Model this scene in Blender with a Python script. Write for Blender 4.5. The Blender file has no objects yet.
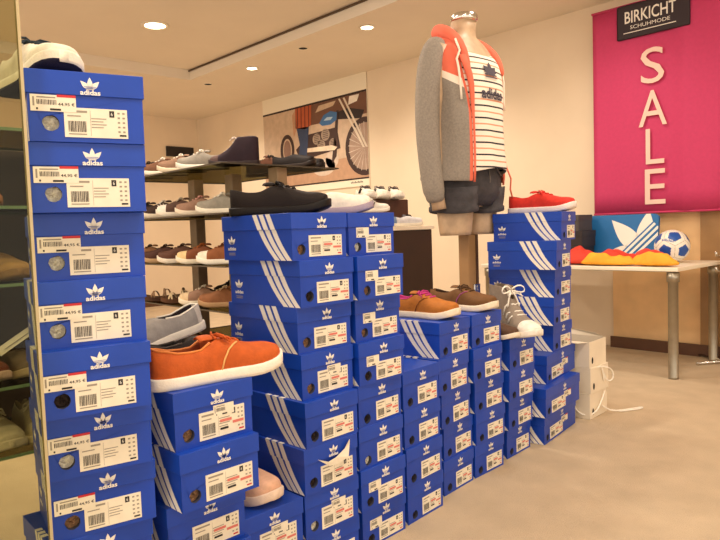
import bpy, bmesh, math, random
from mathutils import Vector, Matrix, noise
random.seed(7)
PI = math.pi
scene = bpy.context.scene
COL = scene.collection

# ------------------------------------------------------------------ materials
def lin(c):
    return tuple((x/12.92 if x <= 0.04045 else ((x+0.055)/1.055)**2.4) for x in c)
def hexc(h):
    return tuple(int(h[i:i+2], 16)/255 for i in (0, 2, 4))
_mats = {}
def mat(key, col, rough=0.6, metal=0.0, var=0.0, scale=20.0, bump=0.0, bscale=60.0, spec=0.5, sheen=0.0):
    """principled material whose colour and relief vary with procedural noise"""
    if key in _mats: return _mats[key]
    m = bpy.data.materials.new(key); m.use_nodes = True
    nt = m.node_tree; b = nt.nodes['Principled BSDF']
    c = lin(hexc(col))
    b.inputs['Base Color'].default_value = (*c, 1)
    b.inputs['Roughness'].default_value = rough
    b.inputs['Metallic'].default_value = metal
    b.inputs['Specular IOR Level'].default_value = spec
    tc = nt.nodes.new('ShaderNodeTexCoord')
    if var > 0:
        n = nt.nodes.new('ShaderNodeTexNoise'); n.inputs['Scale'].default_value = scale; n.inputs['Detail'].default_value = 5
        r = nt.nodes.new('ShaderNodeValToRGB')
        r.color_ramp.elements[0].position = 0.3; r.color_ramp.elements[1].position = 0.7
        r.color_ramp.elements[0].color = (*[x*(1-var) for x in c], 1)
        r.color_ramp.elements[1].color = (*[min(1, x*(1+var)) for x in c], 1)
        nt.links.new(tc.outputs['Object'], n.inputs['Vector']); nt.links.new(n.outputs['Fac'], r.inputs['Fac'])
        nt.links.new(r.outputs['Color'], b.inputs['Base Color'])
    if bump > 0:
        n2 = nt.nodes.new('ShaderNodeTexNoise'); n2.inputs['Scale'].default_value = bscale; n2.inputs['Detail'].default_value = 4
        bp = nt.nodes.new('ShaderNodeBump'); bp.inputs['Strength'].default_value = bump; bp.inputs['Distance'].default_value = 0.01
        nt.links.new(tc.outputs['Object'], n2.inputs['Vector']); nt.links.new(n2.outputs['Fac'], bp.inputs['Height'])
        nt.links.new(bp.outputs['Normal'], b.inputs['Normal'])
    _mats[key] = m
    return m
def emis(key, col, strength):
    if key in _mats: return _mats[key]
    m = bpy.data.materials.new(key); m.use_nodes = True
    b = m.node_tree.nodes['Principled BSDF']; c = lin(hexc(col))
    b.inputs['Base Color'].default_value = (*c, 1)
    b.inputs['Emission Color'].default_value = (*c, 1); b.inputs['Emission Strength'].default_value = strength
    _mats[key] = m; return m
def glassy(key, col, gloss=0.07):
    if key in _mats: return _mats[key]
    m = bpy.data.materials.new(key); m.use_nodes = True
    nt = m.node_tree; nt.nodes.clear()
    o = nt.nodes.new('ShaderNodeOutputMaterial'); mx = nt.nodes.new('ShaderNodeMixShader')
    t = nt.nodes.new('ShaderNodeBsdfTransparent'); g = nt.nodes.new('ShaderNodeBsdfGlossy')
    t.inputs['Color'].default_value = (*lin(hexc(col)), 1); g.inputs['Roughness'].default_value = 0.0
    mx.inputs['Fac'].default_value = gloss
    nt.links.new(t.outputs[0], mx.inputs[1]); nt.links.new(g.outputs[0], mx.inputs[2]); nt.links.new(mx.outputs[0], o.inputs['Surface'])
    _mats[key] = m; return m
def C(col, rough=0.65, var=0.12, scale=45, bump=0.15, bscale=220):
    return mat('surface_'+col+('_%d' % int(rough*100)), col, rough, 0, var, scale, bump, bscale, spec=0.25)

BLUE = mat('blue_carton', '083DA8', 0.42, 0, 0.10, 9, 0.10, 14)
BLUELID = mat('blue_carton_lid', '0940AC', 0.40, 0, 0.10, 8, 0.10, 12)
WHITE = mat('white_print', 'EFE9DC', 0.55)
PAPER = mat('label_paper', 'EDE3CC', 0.6, 0, 0.05, 30)
INK = mat('label_ink', '2B2622', 0.7)
GREYINK = mat('label_grey_ink', '9A9080', 0.7)
RED = mat('red_print', 'C92B33', 0.6)
CHROME = mat('chrome', 'D8D4CC', 0.18, 1.0)
STEEL = mat('brushed_steel', 'A79F8E', 0.38, 0.85, 0.06, 30)
DARK = mat('dark_hollow', '14100E', 0.9)

# ------------------------------------------------------------------ mesh builder
class MB:
    def __init__(s): s.v = []; s.f = []; s.mi = []; s.mats = []
    def m(s, material):
        if material not in s.mats: s.mats.append(material)
        return s.mats.index(material)
    def add(s, verts, faces, material):
        o = len(s.v); s.v += [tuple(p) for p in verts]; i = s.m(material)
        for f in faces: s.f.append(tuple(o+k for k in f)); s.mi.append(i)
    def box(s, x0, x1, y0, y1, z0, z1, material, bev=0.0):
        if bev <= 0:
            v = [(x, y, z) for z in (z0, z1) for y in (y0, y1) for x in (x0, x1)]
            s.add(v, [(0, 2, 3, 1), (4, 5, 7, 6), (0, 1, 5, 4), (2, 6, 7, 3), (0, 4, 6, 2), (1, 3, 7, 5)], material)
            return
        bm = bmesh.new(); bmesh.ops.create_cube(bm, size=1)
        for q in bm.verts: q.co = Vector(((x0+x1)/2+q.co.x*(x1-x0), (y0+y1)/2+q.co.y*(y1-y0), (z0+z1)/2+q.co.z*(z1-z0)))
        bmesh.ops.bevel(bm, geom=bm.edges[:], offset=bev, segments=2, affect='EDGES', profile=0.5)
        s.bm(bm, material)
    def bm(s, bm, material):
        bm.verts.ensure_lookup_table(); bm.verts.index_update()
        s.add([v.co[:] for v in bm.verts], [[v.index for v in f.verts] for f in bm.faces], material); bm.free()
    def tube(s, pts, r, material, n=8, cap=True, flat=None):
        pts = [Vector(p) for p in pts]; k = len(pts)
        rr = r if isinstance(r, (list, tuple)) else [r]*k
        vs = []; up = None
        for i, p in enumerate(pts):
            d = (pts[min(i+1, k-1)]-pts[max(i-1, 0)])
            d = d.normalized() if d.length > 1e-9 else Vector((0, 0, 1))
            if up is None: up = Vector((0, 0, 1)) if abs(d.z) < 0.9 else Vector((1, 0, 0))
            a = d.cross(up)
            if a.length < 1e-6: a = d.cross(Vector((0.3, 1, 0.2)))
            a.normalize(); b = a.cross(d).normalized(); up = b
            for j in range(n):
                t = 2*PI*j/n
                vs.append(p+a*math.cos(t)*rr[i]+b*math.sin(t)*rr[i]*(flat or 1))
        fs = [(i*n+j, i*n+(j+1) % n, (i+1)*n+(j+1) % n, (i+1)*n+j) for i in range(k-1) for j in range(n)]
        if cap: fs += [tuple(range(n))[::-1], tuple((k-1)*n+j for j in range(n))]
        s.add(vs, fs, material)
    def loft(s, rings, material, closed=True, cap0=True, cap1=True, matf=None):
        n = len(rings[0]); k = len(rings); o = len(s.v)
        s.v += [tuple(p) for r in rings for p in r]
        mm = n if closed else n-1
        for i in range(k-1):
            for j in range(mm):
                s.f.append((o+i*n+j, o+i*n+(j+1) % n, o+(i+1)*n+(j+1) % n, o+(i+1)*n+j))
                s.mi.append(s.m(matf(i, j) if matf else material))
        if cap0: s.f.append(tuple(o+j for j in range(n))[::-1]); s.mi.append(s.m(matf(0, n//2) if matf else material))
        if cap1: s.f.append(tuple(o+(k-1)*n+j for j in range(n))); s.mi.append(s.m(matf(k-2, n//2) if matf else material))
    def lathe(s, prof, material, n=20, c=(0, 0, 0)):
        rings = [[(c[0]+r*math.cos(2*PI*j/n), c[1]+r*math.sin(2*PI*j/n), c[2]+z) for j in range(n)] for r, z in prof]
        s.loft(rings, material)
    def decal(s, pts2, faces, material, O, U, V, off=0.0):
        O = Vector(O); U = Vector(U); V = Vector(V); N = U.cross(V).normalized()
        s.add([O+U*p[0]+V*p[1]+N*off for p in pts2], faces, material)
    def mesh(s, name, smooth=False):
        me = bpy.data.meshes.new(name); me.from_pydata(s.v, [], s.f)
        for mm in s.mats: me.materials.append(mm)
        for p, i in zip(me.polygons, s.mi): p.material_index = i; p.use_smooth = smooth
        me.update(); return me
    def build(s, name, parent=None, smooth=False, sub=0, solid=0.0):
        return link(name, s.mesh(name, smooth), parent, sub, solid)
def link(name, me, parent=None, sub=0, solid=0.0):
    o = bpy.data.objects.new(name, me); COL.objects.link(o)
    if parent: o.parent = parent
    if solid:
        q = o.modifiers.new('thickness', 'SOLIDIFY'); q.thickness = solid; q.offset = 0
    if sub:
        q = o.modifiers.new('smooth', 'SUBSURF'); q.levels = sub; q.render_levels = sub
    return o
def tag(o, label, cat, group=None, kind=None):
    o['label'] = label; o['category'] = cat
    if group: o['group'] = group
    if kind: o['kind'] = kind
    return o
def thing(name, label, cat, loc, rz=0.0, group=None):
    o = bpy.data.objects.new(name, None); COL.objects.link(o); o.empty_display_size = 0.05
    o.location = loc; o.rotation_euler = (0, 0, rz)
    return tag(o, label, cat, group)
def struct(o):
    o['kind'] = 'structure'; return o

_text = {}
def text2d(t, bold=0.0):
    """a word as flat faces, scaled to a unit-height box; returns verts, faces, aspect"""
    if (t, bold) in _text: return _text[(t, bold)]
    cu = bpy.data.curves.new('word', 'FONT'); cu.body = t; cu.size = 1; cu.offset = bold; cu.resolution_u = 3
    ob = bpy.data.objects.new('word', cu); COL.objects.link(ob)
    dg = bpy.context.evaluated_depsgraph_get(); dg.update()
    me = bpy.data.meshes.new_from_object(ob.evaluated_get(dg))
    vs = [(v.co.x, v.co.y) for v in me.vertices]; fs = [tuple(p.vertices) for p in me.polygons]
    bpy.data.objects.remove(ob); bpy.data.curves.remove(cu); bpy.data.meshes.remove(me)
    x0 = min(v[0] for v in vs); x1 = max(v[0] for v in vs); y0 = min(v[1] for v in vs); y1 = max(v[1] for v in vs)
    h = y1-y0
    vs = [((x-x0)/(x1-x0), (y-y0)/h) for x, y in vs]
    _text[(t, bold)] = (vs, fs, (x1-x0)/h)
    return _text[(t, bold)]
def word(mb, t, material, O, U, V, x0, x1, y0, y1, off, bold=0.0):
    vs, fs, _ = text2d(t, bold)
    mb.decal([(x0+(x1-x0)*a, y0+(y1-y0)*b) for a, b in vs], fs, material, O, U, V, off)
def rect(mb, material, O, U, V, x0, x1, y0, y1, off):
    mb.decal([(x0, y0), (x1, y0), (x1, y1), (x0, y1)], [(0, 1, 2, 3)], material, O, U, V, off)
def leaf(cx, cy, ang, ln, wd, n=9):
    """pointed leaf from base (cx,cy) towards ang"""
    L = []; Rr = []
    for i in range(n+1):
        t = i/n; w = wd*math.sin(PI*min(1, t**0.8))*(1.0 if t < 1 else 0)
        L.append((t*ln, w)); Rr.append((t*ln, -w))
    pts = Rr+L[::-1][1:-1]
    c, s = math.cos(ang), math.sin(ang)
    return [(cx+x*c-y*s, cy+x*s+y*c) for x, y in pts]
def trefoil(mb, wmat, gapmat, O, U, V, cx, cy, w, off):
    """three leaves with bars across their foot, width w, centred"""
    s = w/2.0
    for a in (PI/2, PI/2+0.80, PI/2-0.80):
        p = leaf(cx, cy-0.62*s, a, 1.30*s, 0.27*s)
        mb.decal(p, [tuple(range(len(p)))], wmat, O, U, V, off)
    rect(mb, wmat, O, U, V, cx-0.34*s, cx+0.34*s, cy-0.62*s, cy-0.34*s, off)
    for k in range(2):
        y = cy-0.50*s+k*0.16*s
        rect(mb, gapmat, O, U, V, cx-0.60*s, cx+0.60*s, y, y+0.05*s, off*1.7)

# ------------------------------------------------------------------ camera
F, PITCH, ROLL, YAW, CH = 652.97, 0.0621215, -0.0336689, 0.8167761, 0.97429
d = Vector((-math.sin(YAW)*math.cos(PITCH), math.cos(YAW)*math.cos(PITCH), -math.sin(PITCH)))
r0 = Vector((math.cos(YAW), math.sin(YAW), 0)); u0 = r0.cross(d)
rv = r0*math.cos(ROLL)+u0*math.sin(ROLL); uv = u0*math.cos(ROLL)-r0*math.sin(ROLL)
cam = bpy.data.cameras.new('camera'); co = bpy.data.objects.new('camera', cam); COL.objects.link(co)
cam.sensor_width = 36; cam.lens = F*36/720; cam.clip_start = 0.02
co.matrix_world = Matrix(((rv.x, uv.x, -d.x, 0), (rv.y, uv.y, -d.y, 0), (rv.z, uv.z, -d.z, CH), (0, 0, 0, 1)))
scene.camera = co

# ------------------------------------------------------------------ room shell
YB, XL, ZL, ZU = 4.9, -8.57, 2.635, 2.74
def slab(name, x0, x1, y0, y1, z0, z1, m):
    b = MB(); b.box(x0, x1, y0, y1, z0, z1, m); return struct(b.build(name))
CARPET = mat('beige_carpet', 'CAB598', 0.95, 0, 0.07, 7, 0.6, 260, spec=0.1)
_nt = CARPET.node_tree
WALLM = mat('cream_wall_paint', 'E6D2B6', 0.8, 0, 0.03, 3, 0.04, 90)
CEILM = mat('ceiling_paint', 'E4D8C6', 0.85, 0, 0.02, 3)
ORANGE_WOOD = mat('honey_veneer', 'EEC48E', 0.5, 0, 0.10, 5, 0.05, 30)
BROWN_WOOD = mat('brown_veneer', '9A7448', 0.5, 0, 0.16, 6, 0.05, 30)
SKIRT = mat('dark_skirting', '5A3A26', 0.5, 0, 0.1, 12)
slab('floor', -9, 4, -4, 5.2, -0.1, 0, CARPET)
slab('wall_back', -9, 4, YB, YB+0.15, 0, 2.9, WALLM)
slab('wall_left', XL-0.15, XL, -4, YB, 0, 2.9, WALLM)
b = MB(); b.box(-6.4, 4, -4, 3.6, ZU, ZU+0.1, CEILM)
b.box(XL, 4, 3.6, YB, ZL, ZU+0.1, CEILM); b.box(XL, -6.4, -4, 3.6, ZL, ZU+0.1, CEILM)
struct(b.build('ceiling'))
b = MB(); b.box(-6.4, 4, 3.585, 3.6, ZU-0.018, ZU-0.004, mat('shadow_gap', '5B4630', 0.8))  # dark strip paints in the shade of the gap along the soffit
struct(b.build('shadow_gap_strip'))
slab('trim_2', -2.34, -1.69, YB-0.012, YB, 0, 1.5, ORANGE_WOOD)
slab('trim_3', -1.69, -1.1, YB-0.05, YB, 0, 2.63, BROWN_WOOD)
slab('baseboard_back', -2.34, -1.1, YB-0.065, YB-0.05, 0, 0.085, SKIRT)
slab('baseboard_left', XL, XL+0.015, -4, YB, 0, 0.085, SKIRT)

# ceiling lamps
LAMP = emis('lamp_glow', 'FFF0D0', 14)
TRIMW = mat('lamp_trim', 'EDE3CE', 0.4)
def downlight(x, y, z, label, r=0.05):
    t = thing('ceiling_spotlight', label, 'ceiling light', (x, y, z), 0, 'recessed ceiling spotlights')
    b = MB(); b.lathe([(r*1.35, -0.001), (r*1.35, -0.006), (r*1.05, -0.009), (r*1.0, -0.003), (r*1.0, -0.001)], TRIMW, 24); b.build('trim_ring', t, True)
    b = MB(); b.lathe([(0.001, -0.0105), (r*0.6, -0.010), (r*0.95, -0.004), (r*0.95, -0.001)], LAMP, 24); b.build('lamp', t, True)
downlight(-5.586, 3.846, ZL, 'bright spotlight in the low soffit above the left end of the motorcycle poster')
downlight(-3.918, 3.851, ZL, 'bright spotlight in the low soffit left of the headless mannequin')
downlight(-5.209, 2.63, ZU, 'larger bright spotlight in the raised part of the ceiling', 0.085)
downlight(-6.768, 1.924, ZL, 'small spotlight seen through the glass panel at far left')
def pit(x, y, label):
    t = thing('ceiling_vent', label, 'ceiling vent', (x, y, ZL), 0, 'dark ceiling vents')
    b = MB(); b.lathe([(0.05, -0.0005), (0.05, -0.005), (0.042, -0.006), (0.04, -0.002), (0.04, -0.0005)], TRIMW, 20); b.build('rim', t, True)
    b = MB(); b.lathe([(0.001, -0.003), (0.04, -0.003), (0.04, -0.0005)], DARK, 20); b.build('grille', t)
pit(-4.715, 3.811, 'small dark round vent in the soffit between the two spotlights')
pit(-6.455, 3.851, 'small dark round vent at the left corner of the soffit')

def light(kind, name, loc, energy, col, size=0.3, tgt=None, angle=None, blend=0.6):
    l = bpy.data.lights.new(name, kind); l.energy = energy; l.color = lin(hexc(col)) if isinstance(col, str) else col
    o = bpy.data.objects.new(name, l); COL.objects.link(o); o.location = loc
    if kind == 'AREA': l.shape = 'DISK'; l.size = size
    else: l.shadow_soft_size = size
    if kind == 'SPOT': l.spot_size = angle; l.spot_blend = blend
    if tgt: o.rotation_euler = (Vector(tgt)-Vector(loc)).to_track_quat('-Z', 'Y').to_euler()
    return o
WARM = 'FFF0DE'
for x in (-7.25, -5.586, -3.918, -2.25):
    light('SPOT', 'spot_lamp', (x, 3.9, ZL-0.03), 80 if x < -3 else 34, WARM, 0.05, (x, 4.5, 0), math.radians(125), 0.9)
light('SPOT', 'spot_lamp', (-5.209, 2.63, ZU-0.03), 45, WARM, 0.08, (-5.209, 2.63, 0), math.radians(120), 0.8)
light('SPOT', 'spot_lamp', (-6.768, 1.924, ZL-0.03), 35, WARM, 0.05, (-6.768, 1.924, 0), math.radians(120), 0.8)
for x, y, e in ((-3.3, 2.2, 34), (-1.2, 2.9, 20), (-3.0, 0.6, 30), (-0.5, 1.0, 24), (-5.2, 0.4, 50), (-0.6, -0.6, 26), (0.6, 2.4, 16)):  # unseen area lights added under the ceiling as fill, without fixtures
    light('AREA', 'ceiling_fill_light', (x, y, ZU-0.02), e, WARM, 0.35, (x, y, 0))
w = bpy.data.worlds.new('shop_hall'); scene.world = w; w.use_nodes = True
w.node_tree.nodes['Background'].inputs[0].default_value = (*lin(hexc('FFF1E0')), 1)
w.node_tree.nodes['Background'].inputs[1].default_value = 1.9

# ------------------------------------------------------------------ shoe boxes
BW, BL, BH = 0.204, 0.325, 0.128
LIDH = 0.043
def stripes(mb, L, ztop, zmid, zbot, part, O_x, flip):
    """three slanted bands on a long side; u runs from the far end to the front end"""
    for k in range(3):
        w = 0.062
        def quad(a0, a1, za, zb, bend=0.0):
            n = 6
            pts = []
            for i in range(n+1):
                t = i/n; u = a0+(a1-a0)*(t+bend*t*(1-t)*-1); z = za+(zb-za)*t
                pts.append((u, z))
            vs = []; fs = []
            for (u, z) in pts:
                for du in (0, w):
                    y = L*(1-(u+du)); vs.append((O_x, y, z))
            for i in range(n):
                f = (2*i, 2*i+1, 2*i+3, 2*i+2); fs.append(f if not flip else f[::-1])
            mb.add(vs, fs, WHITE)
        if part == 'lid': quad(0.475+0.092*k, 0.545+0.092*k, ztop, zmid)
        else: quad(0.545+0.09*k, 0.765+0.078*k, zmid, zbot, 0.35)
def body_mesh(W, hole_u, hole_v, paper, BL=BL):
    b = MB(); i = 0.003; z1 = BH-LIDH+0.004
    x0, x1, y0, y1 = i, W-i, i, BL-i
    # front end with a finger hole
    hx, hz, r, n = hole_u*W, BH*(1-hole_v), 0.0145, 20
    circ = [(hx+r*math.cos(2*PI*k/n+PI/4), y0, hz+r*math.sin(2*PI*k/n+PI/4)) for k in range(n)]
    corner = [(x1, y0, z1), (x0, y0, z1), (x0, y0, 0), (x1, y0, 0)]
    vs = circ+corner; fs = []
    for q in range(4):
        a = q*n//4
        for k in range(n//4): fs.append((n+q, (a+k) % n, (a+k+1) % n)[::-1] if False else (n+q, (a+k+1) % n, (a+k) % n))
        fs.append((n+q, n+(q+1) % 4, (a+n//4) % n))
    b.add(vs, fs, BLUE)
    cup = [(p[0], y0+0.012, p[2]) for p in circ]
    b.add(circ+cup, [(k, (k+1) % n, n+(k+1) % n, n+k) for k in range(n)], mat('carton_edge', '3A3A4A', 0.8))
    # crumpled tissue or shoe seen in the hole
    rings = [[(hx+r*t*math.cos(2*PI*k/n+PI/4), y0+0.012-0.006*(1-t)*random.uniform(0.3, 1.4), hz+r*t*math.sin(2*PI*k/n+PI/4)) for k in range(n)] for t in (1, 0.7, 0.4, 0.12)]
    b.loft(rings, paper, cap0=False)
    v = [(x0, y0, 0), (x1, y0, 0), (x1, y1, 0), (x0, y1, 0), (x0, y0, z1), (x1, y0, z1), (x1, y1, z1), (x0, y1, z1)]
    b.add(v, [(0, 3, 2, 1), (4, 5, 6, 7), (1, 2, 6, 5), (2, 3, 7, 6), (3, 0, 4, 7)], BLUE)
    e = 0.0006
    zb = BH-LIDH-0.0005
    stripes(b, BL, 0, zb, 0.001, 'body', x0-e, False); stripes(b, BL, 0, zb, 0.001, 'body', x1+e, True)
    O = (x0, y1, 0); U = (0, -1, 0); V = (0, 0, 1)
    trefoil(b, WHITE, BLUE, O, U, V, 0.042, 0.058, 0.040, e); word(b, 'adidas', WHITE, O, U, V, 0.022, 0.062, 0.029, 0.039, e, 0.02)
    for k in range(2): rect(b, GREYINK, O, U, V, 0.026, 0.058, 0.020-k*0.005, 0.022-k*0.005, e)
    return b.mesh('body')
def lid_mesh(W, BL=BL):
    b = MB(); b.box(0, W, 0, BL, BH-LIDH, BH, BLUELID, 0.0012)
    e = 0.0006; O = (0, 0, 0); U = (1, 0, 0); V = (0, 0, 1)
    trefoil(b, WHITE, BLUELID, O, U, V, 0.53*W, BH*0.835, 0.035, e)
    word(b, 'adidas', WHITE, O, U, V, 0.53*W-0.0175, 0.53*W+0.0175, BH*0.675, BH*0.748, e, 0.03)
    stripes(b, BL, BH, BH-LIDH, 0, 'lid', -e, False); stripes(b, BL, BH, BH-LIDH, 0, 'lid', W+e, True)
    # the bands fold over the top edge a little
    for k in range(3):
        u = 0.475+0.092*k; y = BL*(1-u)
        b.add([(-e, y, BH+e), (-e, y-0.062*BL, BH+e), (0.012, y-0.062*BL, BH+e), (0.012, y, BH+e)], [(0, 1, 2, 3)], WHITE)
    return b.mesh('lid')
def label_mesh(W, u0, u1, v0, v1, red, big):
    b = MB(); O = (0, 0.003, 0); U = (1, 0, 0); V = (0, 0, 1)
    x0, x1, z0, z1 = u0*W, u1*W, BH*(1-v1), BH*(1-v0); w = x1-x0; h = z1-z0
    b.box(x0, x1, 0.0018, 0.003, z0, z1, PAPER); O = (0, 0.0018, 0)
    e = 0.0004
    rnd = random.Random(3)
    x = x0+0.06*w
    while x < x0+0.34*w:                     # bar code
        q = rnd.choice((0.006, 0.010, 0.014))*w; rect(b, INK, O, U, V, x, x+q, z0+0.18*h, z0+0.55*h, e); x += q+rnd.choice((0.008, 0.012))*w
    rect(b, GREYINK, O, U, V, x0+0.05*w, x0+0.36*w, z1-0.16*h, z1-0.09*h, e)
    rect(b, GREYINK, O, U, V, x0+0.05*w, x0+0.26*w, z1-0.30*h, z1-0.26*h, e)
    rect(b, GREYINK, O, U, V, x0+0.06*w, x0+0.34*w, z0+0.09*h, z0+0.13*h, e)
    for k in range(4): rect(b, GREYINK, O, U, V, x0+0.42*w, x0+(0.66-0.05*(k % 2))*w, z1-(0.36+0.10*k)*h, z1-(0.33+0.10*k)*h, e)
    rect(b, GREYINK, O, U, V, x0+0.405*w, x0+0.41*w, z0+0.06*h, z1-0.08*h, e)
    rect(b, INK, O, U, V, x0+0.71*w, x0+0.79*w, z1-0.28*h, z1-0.06*h, e)
    word(b, '6', WHITE, O, U, V, x0+0.735*w, x0+0.765*w, z1-0.23*h, z1-0.11*h, e*2)
    for k in range(5): 
        rect(b, GREYINK, O, U, V, x0+0.84*w, x0+0.88*w, z1-(0.16+0.16*k)*h, z1-(0.10+0.16*k)*h, e)
        rect(b, GREYINK, O, U, V, x0+0.92*w, x0+0.96*w, z1-(0.16+0.16*k)*h, z1-(0.10+0.16*k)*h, e)
    rect(b, RED if red else INK, O, U, V, x0+0.86*w, x0+0.97*w, z0+0.07*h, z0+0.13*h, e)
    if red:
        rect(b, mat('pale_red_print', 'D9776A', 0.6), O, U, V, x0+0.44*w, x0+0.70*w, z0+0.50*h, z0+0.60*h, e*2)
        rect(b, mat('pale_red_print', 'D9776A', 0.6), O, U, V, x0+0.72*w, x0+0.97*w, z0+0.36*h, z0+0.46*h, e*2)
        rect(b, INK, O, U, V, x0+0.44*w, x0+0.62*w, z0+0.22*h, z0+0.30*h, e*2)
    return b.mesh('size_label')
def sticker_mesh(W, u0, u1, v0, v1, price, redtop):
    b = MB(); U = (1, 0, 0); V = (0, 0, 1)
    x0, x1, z0, z1 = u0*W, u1*W, BH*(1-v1), BH*(1-v0); w = x1-x0; h = z1-z0
    b.box(x0, x1, 0.0013, 0.0028, z0, z1, PAPER); O = (0, 0.0013, 0); e = 0.0003
    x = x0+0.14*w; rnd = random.Random(5)
    while x < x0+0.56*w:
        q = rnd.choice((0.012, 0.02))*w; rect(b, INK, O, U, V, x, x+q, z1-0.60*h, z1-0.30*h, e); x += q+0.016*w
    rect(b, GREYINK, O, U, V, x0+0.14*w, x0+0.55*w, z1-0.20*h, z1-0.12*h, e)
    rect(b, GREYINK, O, U, V, x0+0.05*w, x0+0.09*w, z1-0.70*h, z1-0.15*h, e)
    rect(b, INK, O, U, V, x0+0.12*w, x0+0.16*w, z0+0.08*h, z0+0.20*h, e); rect(b, INK, O, U, V, x0+0.42*w, x0+0.66*w, z0+0.06*h, z0+0.18*h, e)
    if price: word(b, '44,95 \u20ac', INK, O, U, V, x0+0.60*w, x0+0.97*w, z0+0.34*h, z0+0.56*h, e, 0.01)
    if redtop: rect(b, RED, O, U, V, x0+0.58*w, x0+1.0*w, z1-0.12*h, z1+0.04*h, e)
    return b.mesh('price_sticker')
TISSUE = [mat('white_tissue', 'E6DDCB', 0.8, 0, 0.35, 160), mat('brown_tissue', '8C6A4C', 0.8, 0, 0.6, 160), mat('dark_shoe_in_box', '2A1C16', 0.8, 0, 0.5, 160)]
GW = 0.395
VAR = {   # look of the printed end: hole (u,v), label, sticker
 'L': (0.19, 0.74, (0.30, 0.84, 0.51, 0.93, False, True), (0.035, 0.405, 0.35, 0.58, True, True)),
 'A': (0.17, 0.77, (0.30, 0.90, 0.48, 0.93, True, True), None),
 'S': (0.17, 0.77, (0.30, 0.88, 0.44, 0.92, True, True), (0.48, 0.74, 0.36, 0.56, False, False)),
 'B': (0.20, 0.80, (0.37, 0.92, 0.52, 0.94, True, True), (0.17, 0.43, 0.345, 0.58, False, False)),
 'C': (0.20, 0.82, (0.40, 0.92, 0.48, 0.93, True, False), None),
 'W': (0.10, 0.80, (0.17, 0.56, 0.50, 0.92, True, False), (0.52, 0.72, 0.40, 0.62, False, True)),
}
MESH = {}
def box_mesh(v, t):
    W = GW if v == 'W' else BW
    q = VAR[v]
    if ('b', v, t) not in MESH: MESH[('b', v, t)] = body_mesh(W, q[0], q[1], TISSUE[t], 0.2 if v == 'L' else BL)
    D_ = 0.2 if v == 'L' else BL
    if ('l', W, D_) not in MESH: MESH[('l', W, D_)] = lid_mesh(W, D_)
    if ('s', v) not in MESH:
        MESH[('s', v)] = label_mesh(W, *q[2]); MESH[('p', v)] = sticker_mesh(W, *q[3]) if q[3] else None
    return MESH[('b', v, t)], MESH[('l', W, D_)], MESH[('s', v)], MESH[('p', v)]
def shoebox(x, y, z, a, v, t, label):
    o = thing('shoebox', label, 'shoebox', (x, y, z), a, 'stacked blue shoeboxes')
    bm_, lm, sm, pm = box_mesh(v, t)
    link('body', bm_, o); link('lid', lm, o); link('size_label', sm, o)
    if pm: link('price_sticker', pm, o)
    return o
# stacks, top box first: front left corner and turn of each
STACKS = {
 'L': (10, [(-1.256, .380, 75), (-1.264, .380, 75), (-1.303, .391, 77), (-1.289, .381, 78), (-1.264, .373, 79), (-1.299, .386, 80), (-1.316, .395, 80), (-1.31, .39, 88), (-1.31, .39, 88), (-1.31, .39, 88)]),
 'S': (5, [(-1.268, .636, 91.6), (-1.250, .635, 91.5), (-1.300, .624, 91.6), (-1.290, .626, 91), (-1.290, .626, 91)]),
 'P': (2, [(-1.377, .851, 90.5), (-1.383, .852, 90.5)]),
 'A': (8, [(-1.378, 1.051, 92.0), (-1.372, 1.069, 92.7), (-1.394, 1.070, 91.6), (-1.388, 1.074, 93.6), (-1.369, 1.066, 92.8), (-1.372, 1.058, 92.0), (-1.384, 1.064, 90.7), (-1.393, 1.072, 91.2)]),
 'B': (8, [(-1.422, 1.294, 92.1), (-1.375, 1.282, 92.5), (-1.400, 1.290, 93.0), (-1.387, 1.286, 92.0), (-1.393, 1.284, 94.6), (-1.395, 1.283, 93.3), (-1.392, 1.283, 92.4), (-1.410, 1.300, 92.9)]),
 'C': (4, [(-1.419, 1.504, 95.0), (-1.422, 1.509, 95.0), (-1.420, 1.512, 95.0), (-1.427, 1.520, 94.9)]),
 'D': (5, [(-1.456, 1.736, 96.3), (-1.454, 1.725, 97.0), (-1.468, 1.752, 97.5), (-1.488, 1.784, 96.5), (-1.486, 1.777, 95.6)]),
 'E': (5, [(-1.484, 1.958, 92.6), (-1.474, 1.950, 93.5), (-1.495, 1.982, 92.6), (-1.501, 1.993, 92.0), (-1.506, 1.988, 92.0)]),
 'F': (4, [(-1.488, 2.208, 93.0), (-1.490, 2.205, 93.5), (-1.510, 2.226, 94.2), (-1.534, 2.244, 94.5)]),
 'G': (8, [(-1.485, 2.621, 101.8), (-1.482, 2.570, 101.9), (-1.518, 2.614, 98.9), (-1.525, 2.614, 98.4), (-1.555, 2.656, 95.3), (-1.531, 2.557, 100.9), (-1.489, 2.475, 97.6), (-1.511, 2.497, 99.3)]),
}
WHERE = {'L': 'the tallest stack beside the glass panel', 'S': 'the stack under the burnt orange shoe', 'P': 'the low stack under the pale pink shoe',
 'A': 'the stack under the black leather shoe', 'B': 'the stack under the white canvas shoe', 'C': 'the low stack carrying no shoe',
 'D': 'the stack under the pink-collared tan shoe', 'E': 'the stack under the brown suede shoe', 'F': 'the stack under the grey boot', 'G': 'the stack under the red canvas shoe'}
ORD = ['topmost', 'second from top', 'third from top', 'fourth from top', 'fifth from top', 'sixth from top', 'seventh from top', 'eighth from top', 'ninth from top', 'tenth from top']
HOLES = {'L': [0, 0, 0, 0, 2, 0, 1, 1, 1, 1], 'S': [1, 1, 2, 2, 2], 'P': [1, 1], 'A': [1, 2, 1, 1, 2, 2, 0, 2], 'B': [0, 1, 1, 2, 2, 0, 2, 2]}
BOXES = {}
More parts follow.
